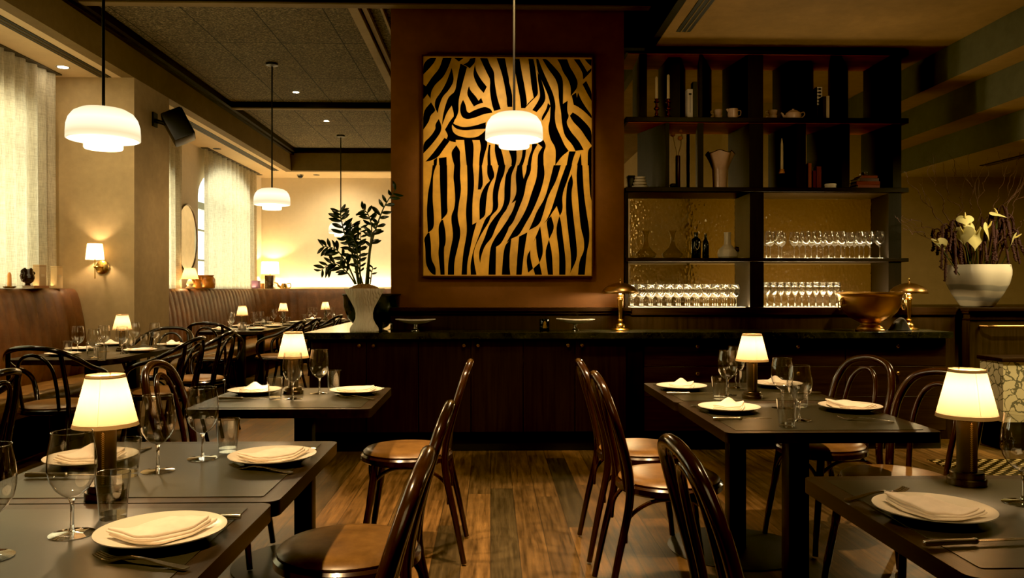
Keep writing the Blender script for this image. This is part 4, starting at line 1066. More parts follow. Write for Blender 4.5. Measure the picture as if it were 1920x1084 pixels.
obj('bowl', MB().shell([(.014, 0), (.024, .012), (.026, .036), (.024, .036), (.020, .012), (.0005, .006)], 20), 'silver', t); obj('handle', MB().tube(smooth_path([(-.024, 0, .03), (-.042, 0, .028), (-.042, 0, .012), (-.024, 0, .010)], 5), .003, 8), 'silver', t)
p = on(1557, ZM, .06); t = thing('round_box', 'low round pale box beside the orange books', 'box', p)
obj('base', MB().lathe([(.044, 0), (.046, .004), (.046, .022), (.0005, .022)], 28), 'cream_ceramic', t); obj('lid', MB().lathe([(.048, .0223), (.048, .033), (.044, .037), (.0005, .037)], 28), 'book_white', t)
# cups, creamers, teapot
def cup(px, z, lb, h=.052, r=.036, side=-1, d=.14, mat='pink_glaze'):
    p = on(px, z, d); t = thing('cup', lb, 'cup', p, 0, 'pale glazed cups')
    obj('bowl', MB().lathe([(r * .62, 0), (r * .80, .006), (r * .95, h * .6), (r, h), (r * .93, h), (r * .84, h * .4), (.0005, .010)], 28), mat, t)
    obj('handle', MB().tube(smooth_path([(side * r * .94, 0, h * .82), (side * (r + .020), 0, h * .78), (side * (r + .018), 0, h * .35), (side * r * .90, 0, h * .25)], 6), .0038, 8), mat, t)
    return p
cup(1346, ZU, 'lower of two stacked cups beside the creamer', .045, .036); cup(1346, ZU + .0455, 'upper of two stacked cups beside the creamer', .043, .038)
cup(1449, ZU, 'lower of two stacked cups beside the teapot', .045, .036); cup(1449, ZU + .0455, 'upper of two stacked cups beside the teapot', .043, .038)
p = on(1374, ZU, .06); t = thing('creamer', 'pale creamer jug beside the stacked cups, top row', 'jug', p)
obj('body', MB().lathe([(.034, 0), (.040, .005), (.043, .03), (.040, .066), (.043, .080), (.039, .080), (.036, .05), (.0005, .02)], 28), 'pink_glaze', t)
obj('handle', MB().tube(smooth_path([(.039, 0, .068), (.066, 0, .066), (.064, 0, .030), (.041, 0, .022)], 6), .0042, 8), 'pink_glaze', t)
obj('spout', MB().tube([(-.036, 0, .066), (-.052, 0, .081)], [.013, .007], 10), 'pink_glaze', t)
p = on(1487, ZU, .085); t = thing('teapot', 'low pale teapot with spout and handle, top row', 'teapot', p)
obj('body', MB().lathe([(.055, 0), (.062, .005), (.066, .03), (.060, .055), (.045, .064), (.0005, .065)], 32), 'pink_glaze', t)
obj('lid', MB().lathe([(.044, .0645), (.040, .070), (.020, .080), (.010, .082), (.010, .088), (.0005, .090)], 28), 'pink_glaze', t)
obj('spout', MB().tube(smooth_path([(-.058, 0, .022), (-.080, 0, .030), (-.090, 0, .048), (-.102, 0, .058)], 5), [.012] * 6 + [.009] * 6 + [.006] * 4, 10), 'pink_glaze', t)
obj('handle', MB().tube(smooth_path([(.058, 0, .052), (.088, 0, .064), (.098, 0, .044), (.080, 0, .022), (.062, 0, .018)], 5), .0045, 8), 'pink_glaze', t)
# candlesticks
def candlestick(px, lb, top, fat=1.):
    p = on(px, ZU, .058); t = thing('candlestick', lb, 'candlestick', p, 0, 'copper candlesticks')
    obj('stick', MB().lathe([(.032, 0), (.034, .006), (.022, .016), (.012, .022), (.016, .034), (.010, .048), (.009, .062), (.021, .074), (.024, .082), (.014, .092), (.009, .105), (.010, .125), (.022, .134), (.020, .142), (.011, .148), (.011, .154), (.022, .160), (.0005, .161)], 24), 'copper_stick', t)
    zt = W(px, top, YF + .058).z - p.z
    obj('candle', MB().lathe([(.0125, .1612), (.0115, zt - .01), (.006, zt), (.0005, zt + .002)], 16), 'cream_wax', t)
candlestick(1231, 'copper candlestick with amber candle, shorter of the pair', 144); candlestick(1253, 'copper candlestick with pale candle, taller of the pair', 140)
p = on(1466, ZM, .15); t = thing('candlestick', 'gnarled dark candlestick with tall tapering candle, middle row', 'candlestick', p)
obj('stick', MB().lathe([(.030 if k % 2 else .023, .006 * k) for k in range(22)] + [(.018, .134), (.0005, .135)], 9, lobe=2, lamp=.14), 'dark_glaze', t, angle=25)
zt = W(1466, 259, YF + .15).z - p.z
obj('candle', MB().lathe([(.014, .1352), (.011, zt - .05), (.003, zt), (.0005, zt)], 16), 'cream_wax', t)
obj('wax_collar', MB().lathe([(.024, .1352), (.026, .148), (.018, .158), (.022, .168), (.0145, .172)], 14), 'orange_wax', t)
# bud vase with dried flowers
p = on(1271, ZM, .14); t = thing('bud_vase', 'tall slender oxblood vase holding dried flowers', 'vase', p)
hv = W(1271, 292, YF + .14).z - p.z
obj('body', MB().lathe([(.018, 0), (.020, .004), (.020, hv - .01), (.017, hv), (.0125, hv), (.012, hv - .1), (.0005, hv - .1)], 20), 'oxblood', t)
t2 = thing('dried_flower', 'dried brown flower stems in the slender oxblood vase', 'flower', p + Vector((0, 0, hv - .098)))
for (dx, dz, r) in ((-.043, .275, .020), (.018, .245, .021), (.025, .305, .015)):
    st = obj('stem', MB().tube(smooth_path([(0 + dx * .06, 0, .001), (dx * .2, 0, .11), (dx * .8 + .008, 0, .19), (dx, 0, dz)], 5), .0016, 6), 'twig', t2)
    b = MB().ball((dx, 0, dz), r, 12, 8, sc=(1, 1, .8))
    b.v = [tuple(Vector(v) + (Vector(v) - Vector((dx, 0, dz))) * random.uniform(-.12, .2)) for v in b.v]
    obj('flower_head', b, 'dried_flower', st, angle=20)
p = on(1262, ZM, .05); tag(obj('pebble', MB().ball((0, 0, .018), .030, 16, 10, sc=(1, .8, .6)), 'black_paint', None, p), 'small black rounded pebble at the foot of the slender vase', 'ornament')
# ruffled vase
p = on(1350, ZM, .17); t = thing('vase', 'pale pink vase with flared ruffled rim, middle row', 'vase', p)
hv = W(1350, 287, YF + .17).z - p.z; n = 48
def ruf(u, v):
    a = 2 * PI * u; r0 = .058 + .012 * v + (.042 * max(0, v - .55) / .45 * (1 + .32 * math.cos(5 * a))); return (r0 * math.cos(a), r0 * math.sin(a), v * hv - .012 * max(0, v - .8) * 5 * math.cos(5 * a))
obj('body', MB().grid(ruf, 60, 20).lathe([(.058, 0), (.0005, .001)], 30), 'pink_glaze', t, angle=180)
obj('rim', MB().tube([ruf(k / 60, 1) for k in range(60)], .0035, 6, True), 'dark_glaze', t)
# stacked dishes at the left of the middle row
for i, (r, h) in enumerate(((.068, .026), (.060, .026), (.052, .024), (.046, .022))):
    pz = ZM + sum((.0265, .0265, .0245, .0)[:i]) if i else ZM
    q = on(1200, pz + .0004 * i, .16); tag(obj('bowl', MB().lathe([(r * .6, 0), (r * .9, h * .4), (r, h), (r * .9, h), (r * .6, h * .3), (.0005, h * .25)], 28), 'cream_ceramic', None, q), 'cream stacked bowl, %s of four beside the art wall' % ('lowest', 'second from bottom', 'third from bottom', 'topmost')[i], 'bowl', 'stacked cream bowls')
q = on(1181, ZM, .22); t = thing('canister', 'black square canister in the corner beside the stacked bowls', 'box', q)
obj('body', MB().box(-.02, .035, -.04, .05, 0, .105, 0, .004), 'black_metal', t); obj('lid', MB().box(-.022, .037, -.042, .052, .1053, .12, 0, .003), 'black_paint', t)

# ================================================================== painting
PX0, PX1, PY0, PY1 = 791.5, 1111.5, 107, 518
YP = YA - .05
def PP(px, py, y=YP - .012): v = W(px, py, YP - .012); return (v.x, y, v.z)
t = thing('painting', 'large framed canvas of black zebra stripes on gold, above the ledge', 'painting', (0, 0, 0))
a, b_ = PP(PX0 + 2, PY1 - 1), PP(PX1 - 2, PY0 + 1)
obj('canvas', MB().box(a[0], b_[0], YP - .012, YA - .002, a[2], b_[2]), 'painting_gold', t)
f = .012
fb = MB()
for x0, x1, z0, z1 in ((a[0] - f, b_[0] + f, a[2] - f, a[2] - .0015), (a[0] - f, b_[0] + f, b_[2] + .0015, b_[2] + f), (a[0] - f, a[0] - .0015, a[2] - .0015, b_[2] + .0015), (b_[0] + .0015, b_[0] + f, a[2] - .0015, b_[2] + .0015)):
    fb.box(x0, x1, YP - .022, YA - .001, z0, z1)
obj('frame', fb, 'oxblood', t, smooth=False)
Q = {0: (785, 100), 1: (950, 100), 2: (785, 310), 3: (950, 310)}
S_ = '''0:45,205 45,105 100,45 170,45 150,90 100,150 60,190
0:45,300 70,320 130,230 200,150 235,45 320,45 290,130 240,230 160,300 120,370 115,440 85,395 45,445
0:320,140 345,265 290,360 230,420 195,520 185,580 155,520 160,450 220,370 270,280
0:345,45 435,45 390,80
0:430,110 480,85 500,50 550,45 545,90 495,145 460,120
0:405,100 468,132 432,270 402,385 385,470 388,570 350,650 320,665 345,600 320,505 275,570 240,660 225,700 235,600 260,500 290,420 355,370 372,250
0:345,605 350,655 318,700 330,760 370,795 450,818 560,815 620,775 655,735 655,840 590,840 360,838 360,862 300,850 270,830 285,795 255,740 300,660
0:320,665 350,690 430,718 530,705 650,668 650,730 560,735 450,748 370,735 330,700
0:430,450 455,500 465,565 490,578 540,550 640,515 700,540 715,575 640,585 540,625 470,640 420,620 400,560 405,500
0:487,315 500,360 555,420 580,460 605,430 625,480 580,490 535,515 500,460 465,390
0:545,105 555,170 600,250 660,325 630,385 580,330 540,250 528,190
0:595,48 665,48 690,110 732,180 735,280 760,430 795,540 730,560 705,480 688,350 695,255 655,180
0:755,48 835,48 860,180 878,260 880,520 865,520 840,350 805,190
0:45,560 120,475 160,540 160,560 115,600 100,660 45,740
0:45,870 120,800 165,730 160,690 195,635 225,710 210,775 130,880 45,970
0:65,1050 120,990 190,900 250,818 300,850 240,930 190,1005 120,1040
0:145,1035 180,1010 175,1086 145,1086
0:195,1015 270,1005 272,1086 200,1086
0:318,950 365,890 402,945 400,1000 405,1086 345,1086 320,1000
0:440,838 518,838 535,900 525,1086 465,1086 450,950
0:590,838 655,800 668,885 640,970 615,1086 585,1086 590,980 605,910
0:680,885 697,885 690,960 700,1086 668,1086 665,980
0:740,870 800,920 835,1086 768,1086 735,950
2:135,0 170,0 140,90 138,200 135,330 148,480 148,610 90,655 78,450 90,260 120,130
2:90,655 105,655 120,760 120,910 165,990 165,1060 140,1060 100,1020 68,950 65,790 50,712
2:205,0 275,0 278,200 275,380 283,465 220,530 213,350 205,150
2:220,530 237,530 262,650 262,760 243,800 252,1060 212,1060 195,900 190,840 200,760 190,590
2:345,0 405,0 400,110 413,240 385,400 375,500 410,655 380,790 345,930 343,1060 283,1060 285,950 310,800 337,680 310,500 345,420 355,330 345,180 335,120
2:468,0 525,0 540,180 520,350 520,575 562,552 525,680 495,830 470,950 468,1060 415,1060 430,850 460,700 468,610 455,450 475,250
2:588,0 612,0 625,190 600,235 573,235 580,130
2:665,0 708,0 740,105 700,160 665,250 650,400 645,490 590,530 587,350 610,260 650,190 690,150 662,90
2:775,0 840,0 830,80 790,170 765,300 775,420 700,490 680,550 610,660 550,780 530,860 540,960 560,1060 505,1060 500,960 530,820 580,690 620,580 650,510 700,470 720,420 715,260 740,160
2:880,40 880,390 790,510 740,620 710,700 640,780 605,880 595,950 583,880 590,810 640,700 680,580 740,500 800,430 830,350 830,200 845,80
2:880,500 880,600 800,760 750,790 745,1060 675,1060 690,800 740,700 800,620 840,560
2:880,730 880,1060 805,1060 820,850 840,770
1:0,200 55,390 55,520 10,520 0,480
1:75,55 125,55 145,180 175,330 200,490 180,530 140,530 130,430 100,280 78,160
1:210,55 258,55 275,130 292,250 305,380 295,410 265,440 200,505 180,530 200,490 262,430 240,320 225,170
1:285,55 305,55 350,170 400,280 450,390 475,500 465,600 475,700 520,800 560,890 600,945 530,1000 470,1086 478,920 420,830 400,720 420,640 425,500 400,400 345,280 300,180
1:300,180 345,280 375,400 375,450 350,500 290,570 248,550 290,490 325,425 318,350 300,250
1:400,480 425,510 400,570 345,655 335,625 385,540
1:345,55 385,55 440,110 520,200 548,270 545,490 590,460 585,560 605,610 575,670 620,760 700,850 745,935 665,945 640,890 560,800 535,680 525,560 505,450 500,320 470,240 400,150
1:490,58 585,58 610,130 660,210 690,280 680,340 620,415 622,330 600,260 545,180 520,110
1:650,58 705,58 750,130 780,180 820,145 820,175 740,255 738,200 710,140
1:755,58 822,58 820,125 790,100
1:735,300 770,268 800,330 822,380 822,460 780,390
1:630,410 672,380 680,430 692,380 720,450 770,530 822,600 822,630 750,560 680,510 650,500
1:612,605 640,572 700,610 780,690 822,750 822,890 770,820 720,740 640,660
1:605,950 670,950 640,1030 630,1086 580,1086
1:822,900 822,1086 785,1086 785,940
1:690,1050 720,965 725,1086 680,1086
1:300,870 345,820 385,895 355,960 358,1086 298,1086 300,980 345,910
1:245,870 300,880 255,960 240,1050 235,1086 200,1086 215,1000 245,930
1:155,935 188,935 180,1010 155,1086 115,1086 145,1020
1:20,940 95,940 98,1020 85,1086 45,1086 50,1030
3:45,0 85,0 45,90 40,200 35,350 0,420 0,60
3:105,0 150,0 155,90 165,130 190,60 195,0 237,0 235,60 190,160 170,290 110,440 60,560 0,620 0,540 60,440 90,340 45,370 85,300 97,240 85,100
3:300,0 360,0 370,100 325,270 250,450 180,570 120,680 45,710 0,750 0,745 60,640 140,520 200,400 240,270 290,130
3:455,0 525,0 480,150 400,300 360,450 320,575 215,630 260,530 290,450 370,320 410,180
3:575,0 632,0 600,110 535,290 545,430 515,490 485,395 440,460 400,530 325,590 380,545 430,440 480,280 520,150
3:630,85 645,170 625,270 640,450 670,700 687,900 605,1060 622,1020 625,880 590,600 570,390 585,180
3:685,0 733,0 745,250 770,440 800,620 800,740 775,840 755,1060 690,1060 705,920 750,830 750,720 715,600 690,300 675,110
3:793,0 822,0 822,350 805,280
3:395,530 430,490 465,605 412,715 385,560
3:510,490 525,540 550,740 572,920 568,1060 508,1060 510,850 475,620
3:410,720 440,850 448,1060 400,1060 370,840
3:325,590 340,700 355,850 318,945 290,830 283,700 255,755
3:318,945 342,1060 275,1060 258,1000
3:228,820 230,900 255,1000 208,1040 192,940 200,870
3:200,650 165,860 145,1060 92,1060 105,850 120,690
3:0,750 45,712 22,930 35,1060 0,1060'''
b = MB()
for i, ln in enumerate(S_.split('\n')):
    q, pts = ln.split(':'); ox, oy = Q[int(q)]
    P_ = [(float(u.split(',')[0]), float(u.split(',')[1])) for u in pts.split()]
    for _ in range(2):                    # soften the gentle bends, keep the sharp tips
        N_ = []
        for k in range(len(P_)):
            (ax, ay), (bx_, by), (cx2, cy) = P_[k - 1], P_[k], P_[(k + 1) % len(P_)]
            an = abs(math.atan2((bx_ - ax) * (cy - by) - (by - ay) * (cx2 - bx_), (bx_ - ax) * (cx2 - bx_) + (by - ay) * (cy - by)))
            N_ += [(bx_ + (ax - bx_) * .22, by + (ay - by) * .22), (bx_ + (cx2 - bx_) * .22, by + (cy - by) * .22)] if an < .95 else [(bx_, by)]
        P_ = N_
    pl = [PP(min(max(ox + x / 5.165, PX0 + 2), PX1 - 2), min(max(oy + y / 5.165, PY0 + 1), PY1 - 1), YP - .0126 - .00001 * i) for x, y in P_]
    b.add(pl, [tuple(range(len(pl)))])
stripes = obj('stripes', b, 'painting_black', t, smooth=False)
bm = bmesh.new(); bm.from_mesh(stripes.data); bmesh.ops.triangulate(bm, faces=bm.faces[:], ngon_method='EAR_CLIP'); bm.to_mesh(stripes.data); bm.free()
# ================================================================== things on the worktop and ledges
def brass_lamp(loc, lb, power=5):
    t = thing('desk_lamp', lb, 'lamp', loc, 0, 'brass mushroom lamps')
    obj('base', MB().lathe([(.072, 0), (.074, .006), (.066, .014), (.044, .020), (.042, .034), (.036, .046), (.020, .060), (.0005, .061)], 32), 'brass', t)
    obj('column', MB().lathe([(.017, .0612), (.028, .068), (.017, .074), (.026, .080), (.016, .086), (.014, .098), (.022, .235), (.026, .245), (.020, .250), (.027, .256), (.020, .262), (.024, .285), (.0005, .286)], 24), 'brass', t)
    sh = obj('shade', MB().shell([(.142, .292), (.145, .297), (.138, .318), (.112, .345), (.07, .366), (.03, .377), (.008, .380), (.005, .395), (.0005, .40)], 40), 'bronze', t, angle=60)
    obj('finial', MB().lathe([(.0055, .390), (.008, .400), (.004, .412), (.0005, .42)], 12), 'brass', sh)
    obj('bulb', MB().ball((0, 0, .305), .018, 14, 8), 'bulb_glow', t)
    p = Vector(loc); lamp('POINT', 'desk_bulb', p + Vector((0, -.045, .300)), power, (1, .74, .38), .02)
brass_lamp((WX(1163, 6.34), 6.34, ZT + .0005), 'brass mushroom lamp lighting the art wall corner'); brass_lamp((WX(1704, 6.39), 6.39, ZT + .0005), 'brass mushroom lamp behind the copper bowl', 4)

# copper punch bowl
p = Vector((WX(1631, 6.20), 6.20, ZT + .0005)); t = thing('punch_bowl', 'large footed copper bowl with ring handles on the worktop', 'bowl', p)
k = .3055 / .306
obj('bowl', MB().lathe([(.070, .062), (.085, .070), (.15, .105), (.195, .150), (.222, .205), (.232, .265), (.236, .285), (.252, .292), (.252, .303), (.236, .3045), (.224, .270), (.21, .200), (.17, .130), (.0005, .085)], 56), 'copper', t, angle=60)
obj('foot', MB().lathe([(.105, 0), (.108, .010), (.098, .016), (.094, .028), (.080, .036), (.070, .050), (.072, .0615), (.0005, .0618)], 48), 'copper', t, angle=40)
for s in (-1, 1):
    h = obj('handle_mount', MB().ball((s * .232, -.03, .235), .026, 12, 8, sc=(.8, .8, 1.1)), 'bronze', t)
    obj('ring', MB().tube([(s * .252 + .0 * math.cos(2 * PI * k / 24), -.03 + .028 * math.cos(2 * PI * k / 24), .200 + .034 * math.sin(2 * PI * k / 24)) for k in range(24)], .005, 8, True), 'bronze', h)
# folded black cloth behind it
p = Vector((WX(1686, 6.22), 6.22, ZT + .001))
def clo(u, v): x, y = u - .5, v - .5; h = .09 * math.exp(-(x / .32) ** 4 - (y / .38) ** 4) * (1 + .18 * math.sin(9 * x + 4 * y)); return (x * .20, y * .12, h - .0005)
tag(obj('cloth', MB().grid(clo, 26, 16), 'black_cloth', None, p, angle=180), 'crumpled black cloth beside the copper bowl', 'cloth')

# shallow white footed dishes, candle
def foot_dish(px, lb, w, tilt, Y=6.30):
    p = Vector((WX(px, Y), Y, ZT + .0005)); t = thing('footed_dish', lb, 'dish', p, 0, 'white footed dishes')
    def fn(u, v):
        a = 2 * PI * u; r = v; x = w * r * math.cos(a); y = .085 * r * math.sin(a)
        return (x, y, .080 + .015 * (abs(x) / w) ** 1.8 + tilt * x + .008 * (y / .085) ** 2)
    def fn2(u, v): q = fn(u, v); return (q[0], q[1], q[2] - .006 - .022 * (1 - v * v))
    b = MB().grid(fn, 48, 8).grid(fn2, 48, 8)
    for k in range(48): pass
    b.tube([Vector(fn(k / 48, 1)) + Vector((0, 0, -.004)) for k in range(48)], .0046, 6, True)
    obj('dish', b, 'white_china', t, angle=180)
    obj('foot', MB().lathe([(.036, 0), (.034, .006), (.016, .018), (.013, .040), (.020, .062), (.036, .066), (.0005, .0665)], 28), 'silver', t)
foot_dish(779, 'shallow white footed dish beside the planter', .155, .0); foot_dish(1079, 'curved white footed dish beside the black candle', .150, -.02)
p = Vector((WX(1021, 6.32), 6.32, ZT + .0005)); t = thing('candle_jar', 'small black glass candle with gold emblem label', 'candle', p)
obj('jar', MB().lathe([(.036, 0), (.039, .004), (.039, .088), (.036, .092), (.034, .09), (.034, .07), (.0005, .068)], 32), 'bottle_dark', t)
lbw = [.014, .0145, .016, .0135, .011, .0108, .0105, .007, .0015]
obj('label', MB().grid(lambda u, v: (lambda x, z: (x, -math.sqrt(.0397 ** 2 - x * x), z))((u - .5) * 2 * lbw[int(round(v * 8))], .020 + .058 * v), 8, 8), 'gold_label', t, angle=180)
# dark bowl and small glass cube behind the planter
p = Vector((WX(697, 6.62), 6.62, ZT + .0005)); t = thing('ice_bucket', 'large dark green glazed bowl behind the white planter', 'bowl', p)
obj('bowl', MB().lathe([(.09, 0), (.13, .02), (.195, .09), (.228, .18), (.232, .268), (.238, .274), (.238, .282), (.225, .282), (.220, .19), (.18, .1), (.0005, .03)], 48), 'dark_green', t, angle=60)
obj('rim', MB().tube([(.234 * math.cos(2 * PI * k / 48), .234 * math.sin(2 * PI * k / 48), .2835) for k in range(48)], .006, 8, True), 'black_metal', t)
p = Vector((WX(727, 6.3), 6.36, ZT + .0005)); t = thing('glass_box', 'small dark glass box at the foot of the ledge', 'box', p)
obj('body', MB().box(-.045, .035, -.03, .03, 0, .060, 0, .004), 'smoke_glass', t); obj('lid', MB().box(-.047, .037, -.032, .032, .0605, .068, 0, .003), 'smoke_glass', t)

# ------------------------------------------------------------------ planter and zz plant
YPl = 6.22
p = Vector((WX(683, YPl), YPl, ZT + .0005)); t = thing('planter', 'white flared pedestal planter with wavy relief on the worktop', 'planter', p)
hp = W(683, 541, YPl).z - p.z; q_ = hp / .33
obj('pot', MB().lathe([(.108, 0), (.112, .008), (.108, .030), (.085, .062), (.068, .10), (.066, .14), (.076, .18), (.105, .235), (.142, .30), (.154, .325), (.154, .33), (.140, .33), (.130, .295), (.0005, .285)], 64), 'relief_plaster', t, angle=60).scale = (1, 1, q_)
zp = thing('zz_plant', 'dark glossy zz plant in the white planter', 'plant', (p.x, p.y, p.z + hp * .865 + .036))
def moss(u, v): a = 2 * PI * u; r = .122 * v; return (r * math.cos(a), r * math.sin(a), .036 * (1 - v * v) + .010 * math.sin(23 * a * v) * v * (1 - v) + random.uniform(0, .010) * (v < .99))
obj('moss', MB().grid(moss, 50, 12), 'moss', zp, angle=20)
def zz(pts, nl, sz, seed, th=.0075, start=.25):
    rnd = random.Random(seed); P = smooth_path(pts, 8); m = len(P)
    b = MB().tube(P, [th * (1 - .7 * i / (m - 1)) for i in range(m)], 8, mi=1)
    for k in range(nl):
        f = start + (1 - start) * (k + .5) / nl; i = min(m - 2, int(f * (m - 1))); p0 = P[i]; d = (P[i + 1] - P[max(0, i - 1)]).normalized()
        sd = 1 if k % 2 else -1; s = sz * (1.25 - .5 * abs(f - .6)) * rnd.uniform(.85, 1.1)
        lat = Vector((d.z, rnd.uniform(-.8, .8), -d.x)).normalized() * sd
        dr = (d * rnd.uniform(.45, .8) + lat * .9).normalized(); wd = dr.cross(Vector((rnd.uniform(-.5, .5), -1, rnd.uniform(-.2, .5)))).normalized(); nn = dr.cross(wd)
        vs = []
        N = 7
        for j in range(N + 1):
            u = j / N; w = s * .155 * math.sin(PI * min(1, u * .96 + .04)) ** .8; c = p0 + dr * s * u + nn * (.10 * s * math.sin(PI * u)) - Vector((0, 0, .12 * s * u * u))
            vs += [c - wd * w + nn * w * .35, c, c + wd * w + nn * w * .35]
        fs = []
        for j in range(N):
            o = j * 3; fs += [(o, o + 1, o + 4, o + 3), (o + 1, o + 2, o + 5, o + 4)]
        b.add(vs, fs)
    ti = P[-1]; obj('stem', b, ['leaf', 'stalk'], zp, angle=60)
def zt(px, py, dy=0.): v = W(px, py, YPl + dy); return v - Vector(zp.location)
zz([zt(690, 533), zt(694, 470), zt(706, 425), zt(722, 385, .03), zt(743, 354, .05)], 17, .082, 1, .0095, .28)
zz([zt(672, 533), zt(662, 480), zt(648, 445), zt(640, 412, -.03), zt(637, 394, -.04)], 20, .088, 2, .0085, .25)
zz([zt(676, 533, .02), zt(675, 500, .04), zt(676, 460, .05), zt(677, 424, .05)], 20, .062, 3, .0075, .22)
zz([zt(686, 533, -.02), zt(692, 475, -.05), zt(697, 430, -.06), zt(690, 402, -.08), zt(680, 392, -.09)], 16, .078, 4, .008, .3)
zz([zt(668, 533), zt(652, 497, -.04), zt(630, 468, -.06), zt(604, 462, -.08)], 16, .080, 5, .0075, .3)
zz([zt(666, 533, -.03), zt(650, 510, -.08), zt(625, 494, -.11), zt(600, 508, -.13)], 16, .076, 6, .007, .3)
zz([zt(674, 533, .03), zt(664, 470, .06), zt(660, 440, .08), zt(661, 420, .09)], 16, .080, 7, .008, .25)
zz([zt(694, 533, -.01), zt(697, 512, -.03), zt(699, 500, -.04)], 5, .05, 8, .006, .2)
zz([zt(680, 533, .0), zt(671, 495, -.06), zt(668, 460, -.10), zt(655, 440, -.12)], 14, .08, 9, .007, .3)

# ------------------------------------------------------------------ host bar, marble block, flower vase
xb0 = WX(1818, 6.40); zb = W(1818, 577, 6.40).z
hb = thing('host_bar', 'raised dark wood bar behind the worktop end, carrying the flower vase', 'bar counter', (0, 0, 0))
obj('front_panel', MB().box(xb0 + .02, 6.6, 6.43, 7.75, 0, zb - .05), 'sideboard_wood', hb)
obj('top', MB().box(xb0 - .012, 6.6, 6.39, 7.8, zb - .030, zb, 0, .004), 'ledge_wood', hb)
obj('moulding', MB().box(xb0, 6.6, 6.41, 7.78, zb - .05, zb - .031).box(xb0 + .008, 6.6, 6.42, 7.77, zb - .10, zb - .09), 'ledge_wood', hb)
zq = W(1890, 612, 6.35).z
obj('foot_rail', MB().tube([(xb0 + .10, 6.42, zq), (xb0 + .13, 6.36, zq), (xb0 + .2, 6.33, zq), (6.4, 6.33, zq)], .012, 12), 'bronze', hb)
# low link between worktop end and bar
struct('trim_16', MB().box(xe1, xb0 + .015, 6.56, 7.1, 0, zb - .002).box(xe1, xb0 + .015, 6.53, 6.56, zb - .04, zb - .002), 'sideboard_wood')
ym = 6.02; xm = WX(1881, ym)
mb = thing('marble_plinth', 'low block clad in black veined cream marble with dark cap', 'counter', (0, 0, 0))
zm0, zm1 = W(1881, 792, ym).z, W(1881, 679, ym).z
obj('marble_cladding', MB().box(xm, 5.6, ym, 6.31, zm0, zm1), 'vein_marble', mb, smooth=False)
obj('cap', MB().box(xm - .02, 5.62, ym - .02, 6.325, zm1 + .0005, zm1 + .032, 0, .004), 'ledge_wood', mb)
obj('base', MB().box(xm + .01, 5.6, ym + .01, 6.31, 0.0045, zm0 - .0005), 'black_wood', mb)

YV = 6.72
p = Vector((WX(1832, YV), YV, zb + .0005)); vz = W(1832, 497, YV).z - p.z
t = thing('flower_vase', 'large lobed cream glass vase with grey bands on the bar', 'vase', p)
b = MB(); rp = [(.11, 0), (.135, .01), (.20, .11), (.245, .20), (.262, .27), (.262, .31), (.255, vz), (.247, vz), (.250, .28), (.23, .19), (.12, .03), (.0005, .02)]
b.lathe(rp, 72, lobe=6, lamp=.045); obj('body', b, 'banded_vase', t, angle=60)
fl = thing('flower_arrangement', 'curly twigs, cream anthuriums and trailing red amaranth in the lobed vase', 'flowers', (p.x, p.y, p.z + .05))
O = Vector(fl.location)
def fp(px, py, dy=0.): return W(px, py, YV + dy) - O
def twig(pts, seed, r=.0045, side=2):
    rnd = random.Random(seed); P = smooth_path(pts, 9)
    for i in range(2, len(P)): P[i] = P[i] + Vector((rnd.uniform(-1, 1), rnd.uniform(-1, 1), rnd.uniform(-1, 1))) * .009 + Vector((.016 * math.sin(i * .8 + seed), 0, .012 * math.sin(i * .6 + seed * 2)))
    def cl(p): return Vector((p.x, p.y, min(p.z, 2.42 - O.z) if p.x + O.x > 4.22 else p.z))
    P = [cl(p) for p in P]; m = len(P); b = MB().tube(P, [r * (1 - .75 * i / m) for i in range(m)], 6)
    for k in range(side):
        i = int(m * rnd.uniform(.45, .8)); d = (P[min(m - 1, i + 2)] - P[i - 2]).normalized(); q = [P[i]]
        a = Vector((rnd.uniform(-.7, .7), rnd.uniform(-.3, .3), rnd.uniform(.2, .8)))
        for j in range(10): d = (d + a * .10 + Vector((.3 * math.sin(j * 1.3 + seed), 0, .22 * math.cos(j * 1.1 + seed)))).normalized(); q.append(cl(q[-1] + d * .028))
        b.tube(q, [r * .5 * (1 - .7 * j / 11) for j in range(11)], 5)
    obj('branch', b, 'twig', fl)
TW = [[(1800, 500), (1770, 430), (1740, 385), (1712, 350), (1691, 322)], [(1805, 500), (1780, 420), (1765, 370), (1745, 330), (1740, 300)], [(1812, 500), (1798, 420), (1805, 380), (1792, 340), (1790, 312)],
      [(1820, 500), (1815, 430), (1822, 375), (1815, 330), (1817, 292)], [(1828, 500), (1832, 430), (1838, 370), (1850, 330), (1853, 290)], [(1835, 500), (1850, 430), (1868, 380), (1880, 340), (1895, 315)],
      [(1842, 500), (1865, 430), (1885, 370), (1905, 310), (1912, 288)], [(1845, 500), (1880, 440), (1898, 390), (1925, 360), (1945, 330)], [(1848, 500), (1885, 450), (1915, 420), (1945, 395), (1960, 350)],
      [(1795, 505), (1765, 450), (1735, 425), (1712, 412), (1692, 408)], [(1798, 505), (1760, 465), (1735, 440), (1710, 435), (1693, 428)], [(1825, 500), (1822, 420), (1800, 390), (1775, 365), (1770, 335)], [(1838, 500), (1845, 420), (1870, 395), (1900, 370), (1918, 345)],
      [(1822, 500), (1835, 440), (1880, 400), (1925, 330), (1945, 300)]]
for i, tw in enumerate(TW):
    rnd = random.Random(i); dy = rnd.uniform(-.15, .15) if min(x for x, y in tw) > 1760 else rnd.uniform(-.32, -.27); twig([fp(x, y, dy * k / 4 + (.0 if k else 0)) if k else Vector((rnd.uniform(-.04, .04), rnd.uniform(-.04, .04), .12)) for k, (x, y) in enumerate(tw)], i)
